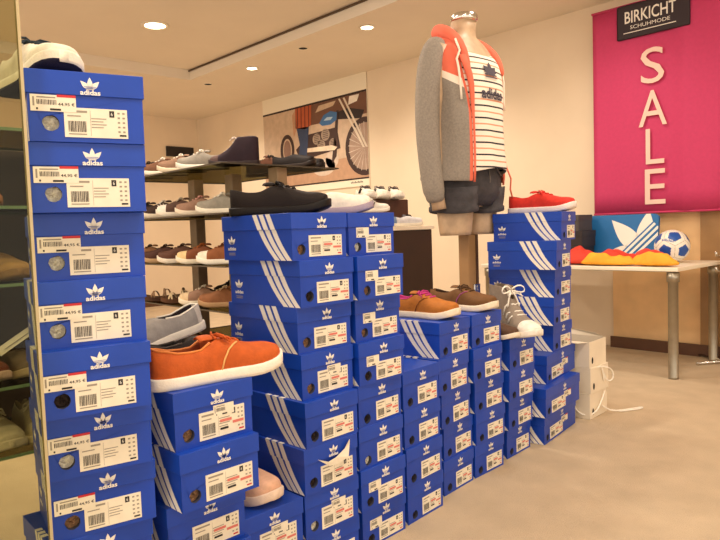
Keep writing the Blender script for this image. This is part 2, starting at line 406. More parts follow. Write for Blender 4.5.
for key, (n, rows) in STACKS.items():
    for k, (x, y, a) in enumerate(rows):
        v = key if key in 'LSAB' else 'C'
        if key == 'A' and k in (3, 6): v = 'S'
        if key == 'B' and k in (4, 5): v = 'C'
        if key == 'S' and k in (1, 2): v = 'A'
        if key == 'P': v = 'S'
        size = 'blue shoebox'
        if key == 'G' and k >= 5: v = 'W'; size = 'wide blue shoebox'
        t = HOLES.get(key, [2]*10)[k]
        lbl = '%s, %s of %s' % (size, ORD[k], WHERE[key])
        if key == 'A' and k == 5: lbl = 'blue shoebox with a torn white tag, sixth under the black leather shoe'
        BOXES[(key, k)] = shoebox(x, y, (n-1-k)*BH, math.radians(a), v, t, lbl)
# torn tag that hangs off one lid
b = MB()
tp = [(0.045, 0.092), (0.075, 0.080), (0.110, 0.082), (0.140, 0.098), (0.158, 0.122), (0.165, 0.113), (0.150, 0.074), (0.120, 0.060), (0.080, 0.066)]
vs = [(x*BW/0.2, -0.004-0.010*math.sin(i*1.3)**2, z) for i, (x, z) in enumerate(tp)]
b.add(vs, [(0, 1, 8), (1, 2, 7, 8), (2, 3, 6, 7), (3, 4, 5, 6)], PAPER); b.build('torn_tag', BOXES[('A', 5)], solid=0.0008)

# ------------------------------------------------------------------ shoes
TS = [0, .035, .09, .17, .26, .34, .41, .46, .54, .62, .70, .78, .86, .92, .965, .99]
def interp(xs, ys, t):
    for i in range(len(xs)-1):
        if t <= xs[i+1]:
            q = (t-xs[i])/(xs[i+1]-xs[i]); return ys[i]+(ys[i+1]-ys[i])*q
    return ys[-1]
def half(t):
    return interp([0, .03, .08, .16, .3, .42, .55, .68, .78, .86, .92, .96, .985, 1], [.045, .082, .108, .120, .118, .116, .132, .162, .168, .162, .146, .120, .088, .05], t)
def topz(t, style):
    if style == 'high': xs, ys = [0, .1, .25, .40, .46, .55, .65, .75, .85, .93, 1], [.155, .160, .158, .155, .140, .105, .083, .066, .056, .047, .024]
    elif style == 'boot': xs, ys = [0, .1, .25, .42, .48, .56, .65, .75, .85, .93, 1], [.205, .205, .203, .200, .160, .105, .085, .070, .060, .050, .026]
    elif style == 'slip': xs, ys = [0, .1, .25, .40, .48, .6, .72, .82, .9, .96, 1], [.076, .072, .062, .066, .078, .077, .069, .063, .056, .049, .032]
    else: xs, ys = [0, .08, .2, .34, .43, .48, .56, .65, .75, .85, .93, 1], [.080, .076, .066, .068, .084, .088, .084, .075, .065, .058, .051, .034]
    return interp(xs, ys, t)
def section(t, L, style, w=None):
    w = (half(t) if w is None else w)*L; h = topz(t, style)*L/0.29; z0 = 0.018*L/0.29
    H = h-z0
    opened = 0.03 < t < 0.42
    up = []
    if opened:
        k = 0.70 if style != 'boot' else 0.92
        for fx, fz in ((1, 0), (1.04, .35), (.96, .68), (k+.06, .92), (k, 1.0)): up.append((w*fx, z0+H*fz))
        up.append((w*(k-.14), z0+H*.93)); up.append((w*.55, z0+.012))
    elif t <= 0.03:
        for fx, fz in ((1, 0), (1.05, .35), (1.0, .68), (.9, .92), (.75, 1.0), (.5, 1.0), (.25, 1.0)): up.append((w*fx, z0+H*fz))
    else:
        for fx, fz in ((1, 0), (1.0, .38), (.90, .66), (.72, .85), (.52, .95), (.34, .985), (.16, 1.0)): up.append((w*fx, z0+H*fz))
    mid = (0, z0+.010) if opened else (0, z0+H*1.0)
    # foot curve: inner side bulges
    cy = 0.018*L*math.sin(PI*min(1, max(0, (t-.4)/.6)))
    pts = [(t*L, -y+cy, z) for y, z in up]+[(t*L, mid[0]+cy, mid[1])]+[(t*L, y+cy, z) for y, z in up[::-1]]
    return pts
def spring(t, L): return (max(0, t-.72)/.28)**2*0.018*L/0.29
def shoe(name, label, cat, loc, rz, L=0.29, style='low', upper='884422', sole='EDE3D2', lining='3A2A22', lace='EFE6D6', toe=None, heel=None, band=None, group=None, sub=1, tilt=0.0, seam=None, trim=None, outsole=None):
    o = thing(name, label, cat, loc, rz, group)
    if tilt: o.rotation_euler = (0, tilt, rz)
    mu, ml, ms = C(upper), C(lining, 0.85), C(sole, 0.5, 0.05)
    mt = C(toe) if toe else mu; mh = C(heel) if heel else mu
    ctr = -0.008*L/0.29
    b = MB()
    rings = [[(x-0, y, z+spring(t, L)) for x, y, z in section(t, L, style)] for t in TS]
    def mf(i, j):
        t = (TS[i]+TS[i+1])/2
        if 0.02 < t < 0.41 and 4 <= j <= 9: return ml
        if t > 0.82 and toe: return mt
        if t < 0.13 and heel: return mh
        return mu
    b.loft(rings, mu, closed=False, matf=mf); b.build('upper', o, True, sub)
    # sole
    b = MB(); rs = []
    for t in [0, .012]+TS[1:]+[1.0, 1.012]:
        tt = min(1, max(0, t)); w_ = (half(tt)+0.014)*L
        if t == 0: w_ = 0.04*L
        if t > 1.0: w_ = 0.03*L
        cy = 0.018*L*math.sin(PI*min(1, max(0, (tt-.4)/.6)))
        h = 0.024*L/0.29; s = spring(tt, L); x = (t*1.025-0.012)*L
        rs.append([(x, -w_*.97+cy, s+.001), (x, -w_+cy, s+.3*h), (x, -w_+cy, s+.85*h), (x, -w_*.95+cy, s+h), (x, w_*.95+cy, s+h), (x, w_+cy, s+.85*h), (x, w_+cy, s+.3*h), (x, w_*.97+cy, s+.001)])
    mo = C(outsole, 0.7) if outsole else ms
    b.loft(rs, ms, matf=(lambda i, j: mo if j in (7, 0) else ms)); b.build('sole', o, True)
    def top(t, y=0.0):
        h = topz(t, style)*L/0.29
        return (t*L, y*L+0.018*L*math.sin(PI*min(1, max(0, (t-.4)/.6))), h+spring(t, L)-abs(y)*abs(y)*L*2.2+0.002)
    if style in ('low', 'high', 'boot') and lace:
        mlc = C(lace, 0.7, 0.03); b = MB()
        tsl = (.47, .53, .59, .65) if style != 'high' else (.44, .50, .56, .62, .68)
        for t in tsl: b.tube([top(t, -.06), top(t, -.03), top(t+.006, 0), top(t, .03), top(t, .06)], 0.0032, mlc, 6)
        t0 = tsl[0]; c = Vector(top(t0))
        for s in (-1, 1):
            b.tube([c, c+Vector((.006, s*.014, .007)), c+Vector((.014, s*.030, .003)), c+Vector((.02, s*.034, -.007)), c+Vector((.016, s*.018, -.001)), c], 0.0026, mlc, 6)
            b.tube([c, c+Vector((.012, s*.016, .001)), c+Vector((.03, s*.034, -.013))], 0.0024, mlc, 6)
        b.build('laces', o, True)
        b = MB()
        pr = []
        for t, dz in ((.34, .008), (.40, .012), (.46, .006)):
            h = topz(max(t, .43), style)*L/0.29
            pr.append([(t*L, y*.055*L, h+dz-.010*abs(y)**2) for y in (-1, -.5, 0, .5, 1)])
        b.loft(pr, mu, closed=False, cap0=False, cap1=False); b.build('tongue', o, True, 1, 0.004)
    if trim:
        b = MB(); mtr = C(trim, 0.6, 0.03)
        for s in (4, 10):
            pass
        left = [Vector(section(t, L, style)[4]) for t in (.035, .09, .17, .26, .34, .41)]
        right = [Vector(section(t, L, style)[10]) for t in (.41, .34, .26, .17, .09, .035)]
        b.tube(right+left, 0.0028, mtr, 6); b.build('collar_trim', o, True)
    if seam:
        b = MB(); ms2 = C(seam, 0.6, 0.03)
        for idx in ((0, 1, 2, 3, 4), (14, 13, 12, 11, 10)):
            pts = []
            for q, t in zip(idx, (.47, .50, .54, .59, .63)):
                p = Vector(section(t, L, style)[q]); p.z += spring(t, L); p.y += -.001 if idx[0] == 0 else .001; pts.append(p)
            b.tube(pts, 0.0022, ms2, 6)
        b.build('seam', o, True)
    if band:   # side stripes
        b = MB(); mb_ = C(band, 0.6, 0.03)
        for sgn, idx in ((-1, (1, 2, 3)), (1, (13, 12, 11))):
            for k in range(3):
                pts = []
                for q, dt in zip(idx, (0.0, .03, .06)):
                    t = .44+.055*k+dt; p = Vector(section(t, L, style)[q]); p.y += sgn*.0015; pts.append(p)
                b.tube(pts, 0.005, mb_, 6, flat=.4)
        b.build('side_stripe', o, True)
    return o
def sandal(label, loc, rz, strap, sole, L=0.28, group=None):
    o = thing('sandal', label, 'sandal', loc, rz, group)
    b = MB(); rs = []
    for t in [0]+TS[1:]+[1.0]:
        w_ = (half(t)+.01)*L; cy = 0.018*L*math.sin(PI*min(1, max(0, (t-.4)/.6))); s = spring(t, L)
        rs.append([(t*L, -w_+cy, s+.001), (t*L, -w_+cy, s+.026), (t*L, w_+cy, s+.026), (t*L, w_+cy, s+.001)])
    b.loft(rs, C(sole)); b.build('sole', o)
    for t0, t1, h in ((.12, .12, .075), (.42, .55, .07), (.60, .48, .075), (.70, .80, .055), (.84, .72, .055)):
        b = MB(); rings = []
        for k in range(9):
            a = PI*k/8; t = t0+(t1-t0)*k/8; w_ = half(t)*L*1.03; cy = 0.018*L*math.sin(PI*min(1, max(0, (t-.4)/.6)))
            y = -w_*math.cos(a)+cy; z = .024+h*math.sin(a)*.75+spring(t, L)
            rings.append([((t-.022)*L, y, z), ((t+.022)*L, y, z)])
        b.loft(rings, C(strap), closed=False, cap0=False, cap1=False); b.build('strap', o, True, 1, 0.004)
    return o
def rd(a): return math.radians(a)
DARKP = mat('dark_plinth', '2A1B14', 0.5, 0, 0.1, 9)

# shoes that stand on the boxes
Z = lambda n: n*BH
shoe('canvas_shoe', 'burnt orange canvas shoe with white sole on a blue stack at the front', 'shoe', (-1.335, .618, Z(5)), rd(87), .325, 'low', 'BE5820', 'F0E6D4', '8A3E1E', 'C65A22', seam='E3B06A', trim='D9803E', sub=2)
shoe('slip_on_shoe', 'black slip-on shoe just behind the burnt orange shoe', 'shoe', (-1.505, .655, Z(5)), rd(86), .29, 'slip', '241C1A', 'E8DFCF', '120E0D', None, sub=2, trim='4A423C')
shoe('slip_on_shoe', 'grey mesh slip-on shoe with white collar, behind the black slip-on', 'shoe', (-1.75, .985, Z(5)+.056), rd(-86), .30, 'slip', 'A09A94', 'E9E1D2', '2A2228', None, sub=2, trim='F2EADB', heel='CFC6BA', tilt=rd(11))
t = thing('display_plinth', 'dark plinth behind the blue stack that carries the burnt orange shoe', 'plinth', (-1.828, .60, 0))
b = MB(); b.box(0, .118, 0, .42, 0, Z(5), DARKP, .004); b.build('block', t)
shoe('sneaker', 'white sneaker with dark laces on top of the tallest box stack', 'shoe', (-1.545, .44, Z(10)), rd(2), .285, 'low', 'DDD2BE', 'E8DEC8', '2A2630', '27323C', toe='E8DEC8', outsole='1B1830', sub=2)
shoe('leather_shoe', 'black leather lace-up shoe on top of a tall box stack', 'shoe', (-1.655, 1.045, Z(8)), rd(39), .29, 'low', '1B110D', '140E0B', '0E0A08', '140E0B', sub=2)
shoe('canvas_shoe', 'white canvas shoe on the box stack right of the black leather shoe', 'shoe', (-1.71, 1.29, Z(8)), rd(42), .275, 'slip', 'EFE3D0', 'A796A0', 'CDBFAE', None, sub=2)
shoe('sneaker', 'tan leather shoe with bright pink collar and laces', 'shoe', (-1.755, 1.80, Z(5)), rd(7), .30, 'low', 'B06A26', 'EBDDC4', 'B8327A', 'C23A82', trim='D23C8E', seam='8A4F1C', sub=2)
shoe('suede_shoe', 'olive brown suede shoe with purple side patch and white sole edge', 'shoe', (-1.765, 2.06, Z(5)), rd(4), .30, 'low', '6E4A26', 'EBDDC4', '3A2618', '4A3018', seam='9A4A78', sub=2)
shoe('canvas_shoe', 'red canvas shoe with white sole on top of a box stack', 'shoe', (-1.805, 2.70, Z(8)), rd(9), .315, 'low', 'D8362C', 'F0E2DA', '8E1F1C', 'D8362C', sub=2)
shoe('canvas_shoe', 'pale pink shoe pointing forward on the lowest front boxes', 'shoe', (-1.70, .925, Z(2)), rd(8), .315, 'slip', 'E5B596', 'EDD3BC', 'C47C68', None, trim='D8907A', sub=2)
# grey boot with a white bow, and the brown shoe in front of it
boot = shoe('high_top_boot', 'grey felt high-top boot with white laces tied in a bow', 'boot', (-1.685, 2.372, Z(4)), rd(-20), .30, 'boot', '8E8072', 'F0E8DA', '6A5C50', 'F4EEE2', toe='F1E8DA', band='F4EEE2', sub=2)
b = MB(); wl = C('F6F0E4', 0.7, 0.03); c = Vector((.150, -.01, .19))
for s in (-1, 1):
    b.tube([c, c+Vector((.012, s*.025, .022)), c+Vector((.018, s*.055, .014)), c+Vector((.018, s*.06, -.012)), c+Vector((.014, s*.03, -.012)), c], 0.004, wl, 7)
    b.tube([c, c+Vector((.014, s*.02, -.03)), c+Vector((.016, s*.03, -.075))], 0.0035, wl, 7)
b.build('lace_bow', boot, True, 1)
shoe('suede_shoe', 'small dark brown suede shoe with white sole in front of the grey boot', 'shoe', (-1.69, 2.240, Z(4)), rd(-8), .235, 'slip', '5A4030', 'EBDDC8', '2C1E16', None, sub=2)

# ------------------------------------------------------------------ glass panel and left shelf, built in place of a mirror and its reflection
GLASS = glassy('clear_glass', 'E6E6D2', 0.012)
SHELFGLASS = glassy('shelf_glass', '9C977A', 0.035)
EDGE = mat('glass_edge_green', '6F8A62', 0.3, 0, 0.05, 20)
EDGEB = mat('glass_edge_dark', '4C4438', 0.3, 0, 0.05, 20)
t = thing('glass_panel', 'tall clear glass panel with pale edge, in place of a mirror beside the tallest stack', 'glass panel', (-1.222, .369, 0))
b = MB(); b.box(-.008, 0, -.7, -.005, 0, 2.6, GLASS); b.build('pane', t)
b = MB(); b.box(-.009, .001, -.005, 0, 0, 2.6, mat('polished_edge', 'BFAE84', 0.35)); b.build('polished_edge', t)
POST = mat('dark_brown_post', '4A3020', 0.5, 0, 0.15, 8)
PALEPOST = mat('weathered_post', '8E7658', 0.55, 0, 0.2, 9)
def shelf_unit(label, x0, x1, y0, y1, levels, posts, pm, edge, th=.008, post=.05):
    u = thing('shelf_unit', label, 'shelf', (x0, y0, 0))
    for z in levels:
        b = MB(); b.box(0, x1-x0, 0, y1-y0, z-th, z, SHELFGLASS); p = b.build('glass_shelf', u)
        b = MB()
        e = .002
        b.box(-e, x1-x0+e, -e, 0, z-th, z, edge); b.box(-e, x1-x0+e, y1-y0, y1-y0+e, z-th, z, edge)
        b.box(-e, 0, 0, y1-y0, z-th, z, edge); b.box(x1-x0, x1-x0+e, 0, y1-y0, z-th, z, edge)
        b.build('polished_edge', p)
    for x, y, h in posts:
        b = MB(); zs = [0]+[z for z in levels if z <= h+.02]
        lv = sorted(levels); lo = 0
        for z in lv:
            b.box(x-x0-post, x-x0+post, y-y0-post*.8, y-y0+post*.8, lo, z-th, pm, .004); lo = z
        b.build('post', u)
    return u
LX = (1.265, 1.065, .865, .60, .42)
LU = shelf_unit('glass shelf unit of shoes at the far left, in place of a reflection', -2.25, -1.84, -.3, .78, LX, [(-2.17, .46, 2), (-2.17, .72, 2), (-2.17, -.1, 2)], POST, EDGE, post=.03)
b = MB(); b.box(-.05, -.03, .56, 1.08, .40, 1.26, mat('dark_back_panel', '3C2618', 0.6, 0, 0.25, 7)); b.build('back_panel', LU)
G1 = 'shoes on the left glass shelves'
zz = LX
def ls(name, label, y, z, rz, **k):
    return shoe(name, label, 'shoe', (-2.13, y, z), rd(rz), group=G1, **k)
ls('leather_boot', 'tan leather shoe on the top shelf at far left', .43, zz[0], 5, L=.27, style='low', upper='B8945E', sole='8A6A44', lining='4A3220', lace=None)
ls('leather_boot', 'tan leather shoe half cut off by the left picture edge, top shelf', .31, zz[0], 5, L=.27, style='low', upper='A8804E', sole='8A6A44', lining='4A3220', lace=None)
ls('leather_shoe', 'reddish brown leather shoe on the second shelf at far left', .445, zz[1], 3, L=.26, style='slip', upper='7A3E22', sole='B0764A', lining='2C1812')
ls('canvas_shoe', 'brown shoe on the second shelf beside the reddish leather shoe', .34, zz[1], 3, L=.26, style='low', upper='6A4E38', sole='9C7C56', lining='2C1812')
ls('moccasin', 'tan suede moccasin on the third shelf at far left', .485, zz[2], 8, L=.27, style='low', upper='B08A58', sole='8E6C44', lining='6A4426', lace=None)
ls('moccasin', 'pale tan moccasin at the left picture edge on the third shelf', .37, zz[2], 2, L=.27, style='slip', upper='BE9E6C', sole='8E6C44', lining='6A4426', lace=None)
ls('slipper', 'grey brown slipper with a white paper tag on the fourth shelf', .535, zz[3], 2, L=.26, style='slip', upper='6E5E4C', sole='B09A78', lining='3A2A20')
ls('leather_shoe', 'maroon and brown shoe on the fourth shelf at far left', .40, zz[3], 12, L=.27, style='slip', upper='6A3420', sole='C8A890', lining='2C1614')
ls('canvas_shoe', 'off-white canvas sneaker on the bottom shelf nearest the blue boxes', .575, zz[4], -2, L=.29, style='low', upper='B5A684', sole='C2B492', lining='6E5C44', lace='C9BB9C')
ls('canvas_shoe', 'off-white canvas sneaker at the left picture edge on the bottom shelf', .44, zz[4], 6, L=.29, style='low', upper='BBAE8E', sole='C6B898', lining='6E5C44', lace='C9BB9C')
t = thing('price_tag', 'white paper tag leaning across the grey brown slipper', 'tag', (-1.93, .53, .68), rd(5))
b = MB(); b.add([(0, -.05, -.012), (0, .05, .045), (-.003, .04, .065), (-.003, -.06, .008)], [(0, 1, 2, 3)], PAPER); tg = b.build('paper', t, solid=.001)
b = MB(); tb = [(0.0012, -.04+k*.012, -.001+k*.0068) for k in range(7)]
b.tube([(p[0], p[1], p[2]+.006) for p in tb], .0012, GREYINK, 5); b.build('print', t)

# ------------------------------------------------------------------ back shelf unit
BX = (1.36, 1.09, .80, .55)
shelf_unit('glass shelf unit loaded with shoes in front of the poster wall', -4.35, -3.06, 1.88, 2.72, BX+(.27,), [(-3.14, 2.31, 2), (-3.62, 2.31, 2), (-4.1, 2.31, 2)], PALEPOST, EDGEB, post=.045)
G2 = 'shoes on the back glass shelves'
def bs(name, label, x, y, z, rz=-128, **k):
    o = shoe(name, label, 'shoe', (x, y, z), rd(rz), group=G2, **k)
    o.scale = (1.06, 1.06, 1.25) if k.get('style') != 'high' else (1, 1.05, 1.05)
    return o
T1, T2, T3, T4 = BX
# top level
bs('high_top_sneaker', 'dark plum high-top sneaker at the right end of the top glass shelf', -3.12, 2.17, T1, -140, L=.29, style='high', upper='281620', sole='2E2020', lining='180E12', lace='E4D6CA', toe='5A4440')
bs('sneaker', 'grey running shoe with orange and white sole beside the plum high-top', -3.40, 2.14, T1, -135, L=.29, upper='8E867A', sole='E4DDCE', lining='4A3C34', heel='C8542C', lace='F0E6D6')
bs('canvas_shoe', 'taupe canvas shoe with white laces on the top glass shelf', -3.62, 2.12, T1, -132, L=.28, upper='8A6A54', sole='D9C8AC', lining='3A2A20')
bs('canvas_shoe', 'brown canvas shoe next to the taupe shoe on the top glass shelf', -3.86, 2.12, T1, -128, L=.28, upper='6E4A34', sole='E4D8C4', lining='2C1C14')
bs('leather_shoe', 'dark shoe at the left end of the top glass shelf by the boxes', -4.10, 2.14, T1, -128, L=.28, upper='241A1A', sole='C9B89C', lining='120C0C', lace='2A2020')
bs('sandal_shoe', 'black strappy shoe at the back right corner of the top glass shelf', -3.36, 2.44, T1, 25, L=.27, style='slip', upper='1E1614', sole='2A1E18', lining='0E0A0A')
bs('leather_shoe', 'brown and black shoe behind the plum high-top on the top shelf', -3.62, 2.46, T1, 20, L=.27, style='low', upper='5A3420', sole='1E1612', lining='120C0A', lace='1A1412')
bs('leather_shoe', 'black low shoe at the rear of the top glass shelf', -3.46, 2.61, T1, 20, L=.27, style='slip', upper='17110F', sole='221813', lining='0C0808')
# second level
bs('sneaker', 'grey and navy sneaker with white laces on the second glass shelf', -3.18, 2.14, T2, -138, L=.30, upper='8D8678', sole='E6DCC8', lining='3A3434', heel='3A4050', lace='F2EAD8')
bs('canvas_shoe', 'pink-laced taupe shoe beside the grey and navy sneaker', -3.42, 2.13, T2, -135, L=.29, upper='94715C', sole='E2D2BA', lining='4A2E28', lace='D9A090')
bs('leather_shoe', 'brown shoe with white toe cap on the second glass shelf', -3.64, 2.12, T2, -132, L=.29, upper='5A4034', sole='E2D6C4', lining='2A1C16', toe='E8DED0', lace='CFC0A8')
bs('canvas_shoe', 'dark brown striped shoe left of the white-toed shoe', -3.88, 2.12, T2, -130, L=.28, upper='3C2820', sole='E0D2BC', lining='1C120E', band='E6DAC6')
bs('sneaker', 'dark shoe with pale sole at the left end of the second glass shelf', -4.12, 2.13, T2, -128, L=.28, upper='2A2020', sole='E0D4C2', lining='140E0E', lace='2A2020')
bs('sneaker', 'orange and white sneaker with green sole behind the black leather shoe', -3.22, 2.52, T2, -35, L=.26, upper='D9562E', sole='2E8A4E', lining='F0E6D8', toe='F0E4D4', lace='F4ECDE')
bs('leather_shoe', 'dark brown shoe in the back row of the second glass shelf', -3.50, 2.64, T2, -130, L=.27, upper='3E2A1E', sole='6A5038', lining='1C120C', lace='2A1C14')
# third level
bs('canvas_shoe', 'cream canvas shoe with brown leather upper at right of the third glass shelf', -3.18, 2.13, T3, -138, L=.30, upper='8E5430', sole='F0E6D4', lining='3A2014', toe='EADFC9', lace='7A4424')
bs('canvas_shoe', 'honey and cream shoe with rust laces on the third glass shelf', -3.40, 2.12, T3, -136, L=.30, upper='7C4526', sole='EBDDC4', lining='341C12', toe='E2C48E', lace='B0622E')
bs('leather_shoe', 'chocolate brown shoe with light sole edge on the third glass shelf', -3.64, 2.12, T3, -134, L=.30, upper='5C3A2A', sole='E6D8C4', lining='2A1810', lace='4A2E20')
bs('leather_shoe', 'dark chestnut shoe second from the left on the third glass shelf', -3.88, 2.12, T3, -132, L=.29, upper='4A2A1E', sole='B8956C', lining='20120C', lace='3A2218')
bs('leather_shoe', 'light brown shoe at the left end of the third glass shelf', -4.12, 2.13, T3, -130, L=.29, upper='8A5E3C', sole='C9AC84', lining='20120C', lace='3A2218')
bs('leather_shoe', 'black shoe in the back row of the third glass shelf', -3.42, 2.64, T3, -130, L=.27, upper='1E1816', sole='2C221C', lining='0E0A0A', lace='1A1412')
# fourth level
bs('leather_shoe', 'tan leather lace-up shoe at right of the fourth glass shelf', -3.19, 2.13, T4, -140, L=.30, upper='8C5A38', sole='B08A62', lining='4A2C1C', lace='E6C9A0')
bs('canvas_shoe', 'greige shoe with white laces and cream toe on the fourth glass shelf', -3.42, 2.12, T4, -137, L=.29, upper='9A7660', sole='E6D8BE', lining='4A3226', toe='D9BE96', lace='F2E9DA')
sandal('brown woven sandal with pale straps on the fourth glass shelf', (-3.68, 2.12, T4), rd(-130), 'D0B890', '5A3A24', .29, G2)
sandal('dark brown strappy sandal at left of the fourth glass shelf', (-3.92, 2.12, T4), rd(-130), '8A6A4C', '4A2E1E', .29, G2)
bs('leather_shoe', 'black shoe in the back row of the fourth glass shelf', -3.32, 2.64, T4, -135, L=.27, upper='1A1412', sole='241C16', lining='0C0808', lace='17110F')
bs('leather_shoe', 'dark brown shoe at back left of the fourth glass shelf', -3.66, 2.64, T4, -135, L=.27, upper='3A261A', sole='4A3424', lining='140C08', lace='241810')
bs('canvas_shoe', 'dark shoe with cream sole on the lowest glass shelf', -3.30, 2.10, .27, -140, L=.29, upper='2E2622', sole='D8C49A', lining='140E0C', lace='2A2020')
bs('canvas_shoe', 'brown shoe on the lowest glass shelf', -3.58, 2.10, .27, -138, L=.29, upper='5A3C28', sole='C2A67C', lining='20140E', lace='3A2618')

bs('leather_shoe', 'black shoe at the back left of the top glass shelf', -3.86, 2.58, T1, 20, L=.27, upper='1C1512', sole='2A2018', lining='0E0A08', lace='1A1412')
bs('leather_shoe', 'maroon shoe at the back of the second glass shelf', -3.76, 2.64, T2, -130, L=.27, upper='4A2420', sole='C8B49A', lining='1C100E', lace='2A1814')
bs('sneaker', 'navy shoe with white sole at the back left of the second glass shelf', -4.02, 2.64, T2, -130, L=.27, upper='2A2E3E', sole='E2D8C8', lining='14141C', lace='D8D0C0')
bs('leather_shoe', 'dark plum shoe at the back of the third glass shelf', -3.68, 2.64, T3, -130, L=.27, upper='35201E', sole='5A4030', lining='160E0C', lace='241614')
bs('leather_shoe', 'rust brown shoe at the back left of the third glass shelf', -3.94, 2.64, T3, -130, L=.27, upper='6E3C22', sole='C9B08A', lining='20120A', lace='3A2214')
bs('leather_shoe', 'black boot shoe at the back left of the fourth glass shelf', -3.95, 2.64, T4, -135, L=.27, style='high', upper='1E1714', sole='2A2018', lining='0E0A08', lace='2A221E')

# ------------------------------------------------------------------ dark cabinet with sneakers
t = thing('display_cabinet', 'dark brown cabinet with white top behind the blue stacks', 'cabinet', (-3.04, 2.40, 0))
DB = mat('dark_brown_laminate', '2E1A12', 0.45, 0, 0.12, 9)
b = MB(); b.box(0, .34, 0, .77, 0, .960, DB, .004); b.build('carcass', t)
b = MB(); b.box(-.005, .355, -.01, .78, .960, .983, mat('white_laminate', 'EDE0C8', 0.4), .003); b.build('worktop', t)
t = thing('display_riser', 'dark brown riser block on the white cabinet top', 'riser', (-3.035, 2.72, .983))
b = MB(); b.box(0, .15, 0, .44, 0, .175, mat('riser_brown', '4A2A1C', 0.5, 0, 0.15, 9), .006); b.build('block', t)
G3 = 'sneakers on the dark cabinet'
for i, (y, l) in enumerate(((2.86, 'white sneaker toe forward on the brown riser, leftmost of three'), (2.985, 'white sneaker toe forward on the brown riser, middle of three'), (3.11, 'white sneaker toe forward on the brown riser, nearest the mannequin'))):
    shoe('sneaker', l, 'shoe', (-3.04, y, 1.158), rd(-25), .25, 'low', 'EDE4D2', 'F2EADB', '8E8478', '4A4040', band='3A3230', group=G3)
t = thing('display_riser', 'low dark riser under the two striped white sneakers on the cabinet', 'riser', (-2.875, 2.41, .983))
b = MB(); b.box(0, .15, 0, .42, 0, .088, mat('riser_brown', '4A2A1C', 0.5, 0, 0.15, 9), .005); b.build('block', t)
shoe('sneaker', 'white sneaker with black stripes on the low riser, nearer the mannequin', 'shoe', (-2.865, 2.62, 1.071), rd(72), .26, 'low', 'EFE8DA', 'F2EADB', '2A2422', 'F4EEE2', heel='2A2422', band='1E1A1A', group=G3)
shoe('sneaker', 'white sneaker with black heel on the low riser behind the white canvas shoe', 'shoe', (-2.80, 2.40, 1.071), rd(86), .22, 'low', 'EFE8DA', 'F2EADB', '2A2422', 'F4EEE2', heel='2A2422', band='1E1A1A', group=G3)
shoe('sneaker', 'pale blue and white sneaker at the front edge of the cabinet', 'shoe', (-2.745, 2.85, .983), rd(84), .24, 'slip', 'D9D6D6', 'EEE6D2', '6A86A8', None, heel='7C92B0', group=G3)
shoe('sneaker', 'grey and black sneaker on the cabinet beside the mannequin arm', 'shoe', (-2.835, 2.955, .983), rd(78), .22, 'low', '77747A', 'E2D8C6', '1E1A1C', '2A2628', heel='1E1C1E', group=G3)

# ------------------------------------------------------------------ poster
YP = 4.895
t = thing('wall_poster', 'large wall poster of a person beside a blue motorcycle', 'poster', (-5.96, YP, 1.45))
b = MB(); OX, OZ = 5.96, -1.45
b.box(-.945, .95, -.008, 0, -.01, 1.20, mat('poster_white', 'EFE4CC', 0.6)); 
def P2(pts, m, k): b.add([(x+OX, -.008-.0006*k, z+OZ) for x, z in pts], [tuple(range(len(pts)))[::-1] if False else tuple(range(len(pts)))], m)
def disc(cx, cz, rx, rz, n=28, a0=0, a1=2*PI): return [(cx+rx*math.cos(a0+(a1-a0)*i/n), cz+rz*math.sin(a0+(a1-a0)*i/n)) for i in range(n)]
def clip(pts, x1): 
    o = []
    for i in range(len(pts)):
        p, q = pts[i], pts[(i+1) % len(pts)]
        if p[0] <= x1: o.append(p)
        if (p[0] <= x1) != (q[0] <= x1): s = (x1-p[0])/(q[0]-p[0]); o.append((x1, p[1]+s*(q[1]-p[1])))
    return o
def flat(name, c): return mat('poster_'+name, c, 0.6, 0, 0.10, 14)
XR = -5.012
P2([(-6.9, 1.53), (XR, 1.53), (XR, 2.43), (-6.9, 2.43)], flat('haze', 'C8AE94'), 1)
P2([(-6.9, 1.53), (XR, 1.53), (XR, 1.78), (-6.2, 1.74), (-6.9, 1.80)], flat('road', 'B99274'), 2)
P2([(-6.0, 2.20), (XR, 2.20), (XR, 2.43), (-6.0, 2.43)], flat('hedge', '6E4A38'), 2)
P2([(-6.9, 2.43), (XR, 2.43), (XR, 2.452), (-6.9, 2.452)], flat('rule', '2A1A18'), 3)
P2([(-6.9, 1.515), (XR, 1.515), (XR, 1.532), (-6.9, 1.532)], flat('rule', '2A1A18'), 3)
TYRE = flat('tyre', '3A2622')
def ring(cx, cz, rx, rz, wd, m, k):
    n = 32
    for i in range(n):
        a, c = 2*PI*i/n, 2*PI*(i+1)/n
        q = [(cx+rx*math.cos(a), cz+rz*math.sin(a)), (cx+(rx-wd)*math.cos(a), cz+(rz-wd)*math.sin(a)), (cx+(rx-wd)*math.cos(c), cz+(rz-wd)*math.sin(c)), (cx+rx*math.cos(c), cz+rz*math.sin(c))]
        q = clip(q, XR)
        if len(q) > 2: P2(q[::-1], m, k)
P2(clip(disc(-5.06, 1.86, .27, .27), XR), flat('spokes', 'A58A78'), 3); ring(-5.06, 1.86, .31, .31, .06, TYRE, 4)
for i in range(12):
    a = PI/2+PI*i/12*1.1; P2(clip([(-5.06, 1.855), (-5.06+.26*math.cos(a), 1.86+.26*math.sin(a)), (-5.06+.26*math.cos(a+.03), 1.86+.26*math.sin(a+.03))], XR), flat('spoke', 'D9CBB8'), 5)
ring(-6.42, 1.96, .14, .19, .05, TYRE, 4); P2(disc(-6.42, 1.96, .07, .12), flat('hub', '8A6A5A'), 4)
P2([(-6.25, 1.95), (-6.0, 2.10), (-5.5, 2.12), (-5.45, 1.88), (-5.95, 1.83), (-6.2, 1.86)], flat('frame', '3E2A26'), 4)
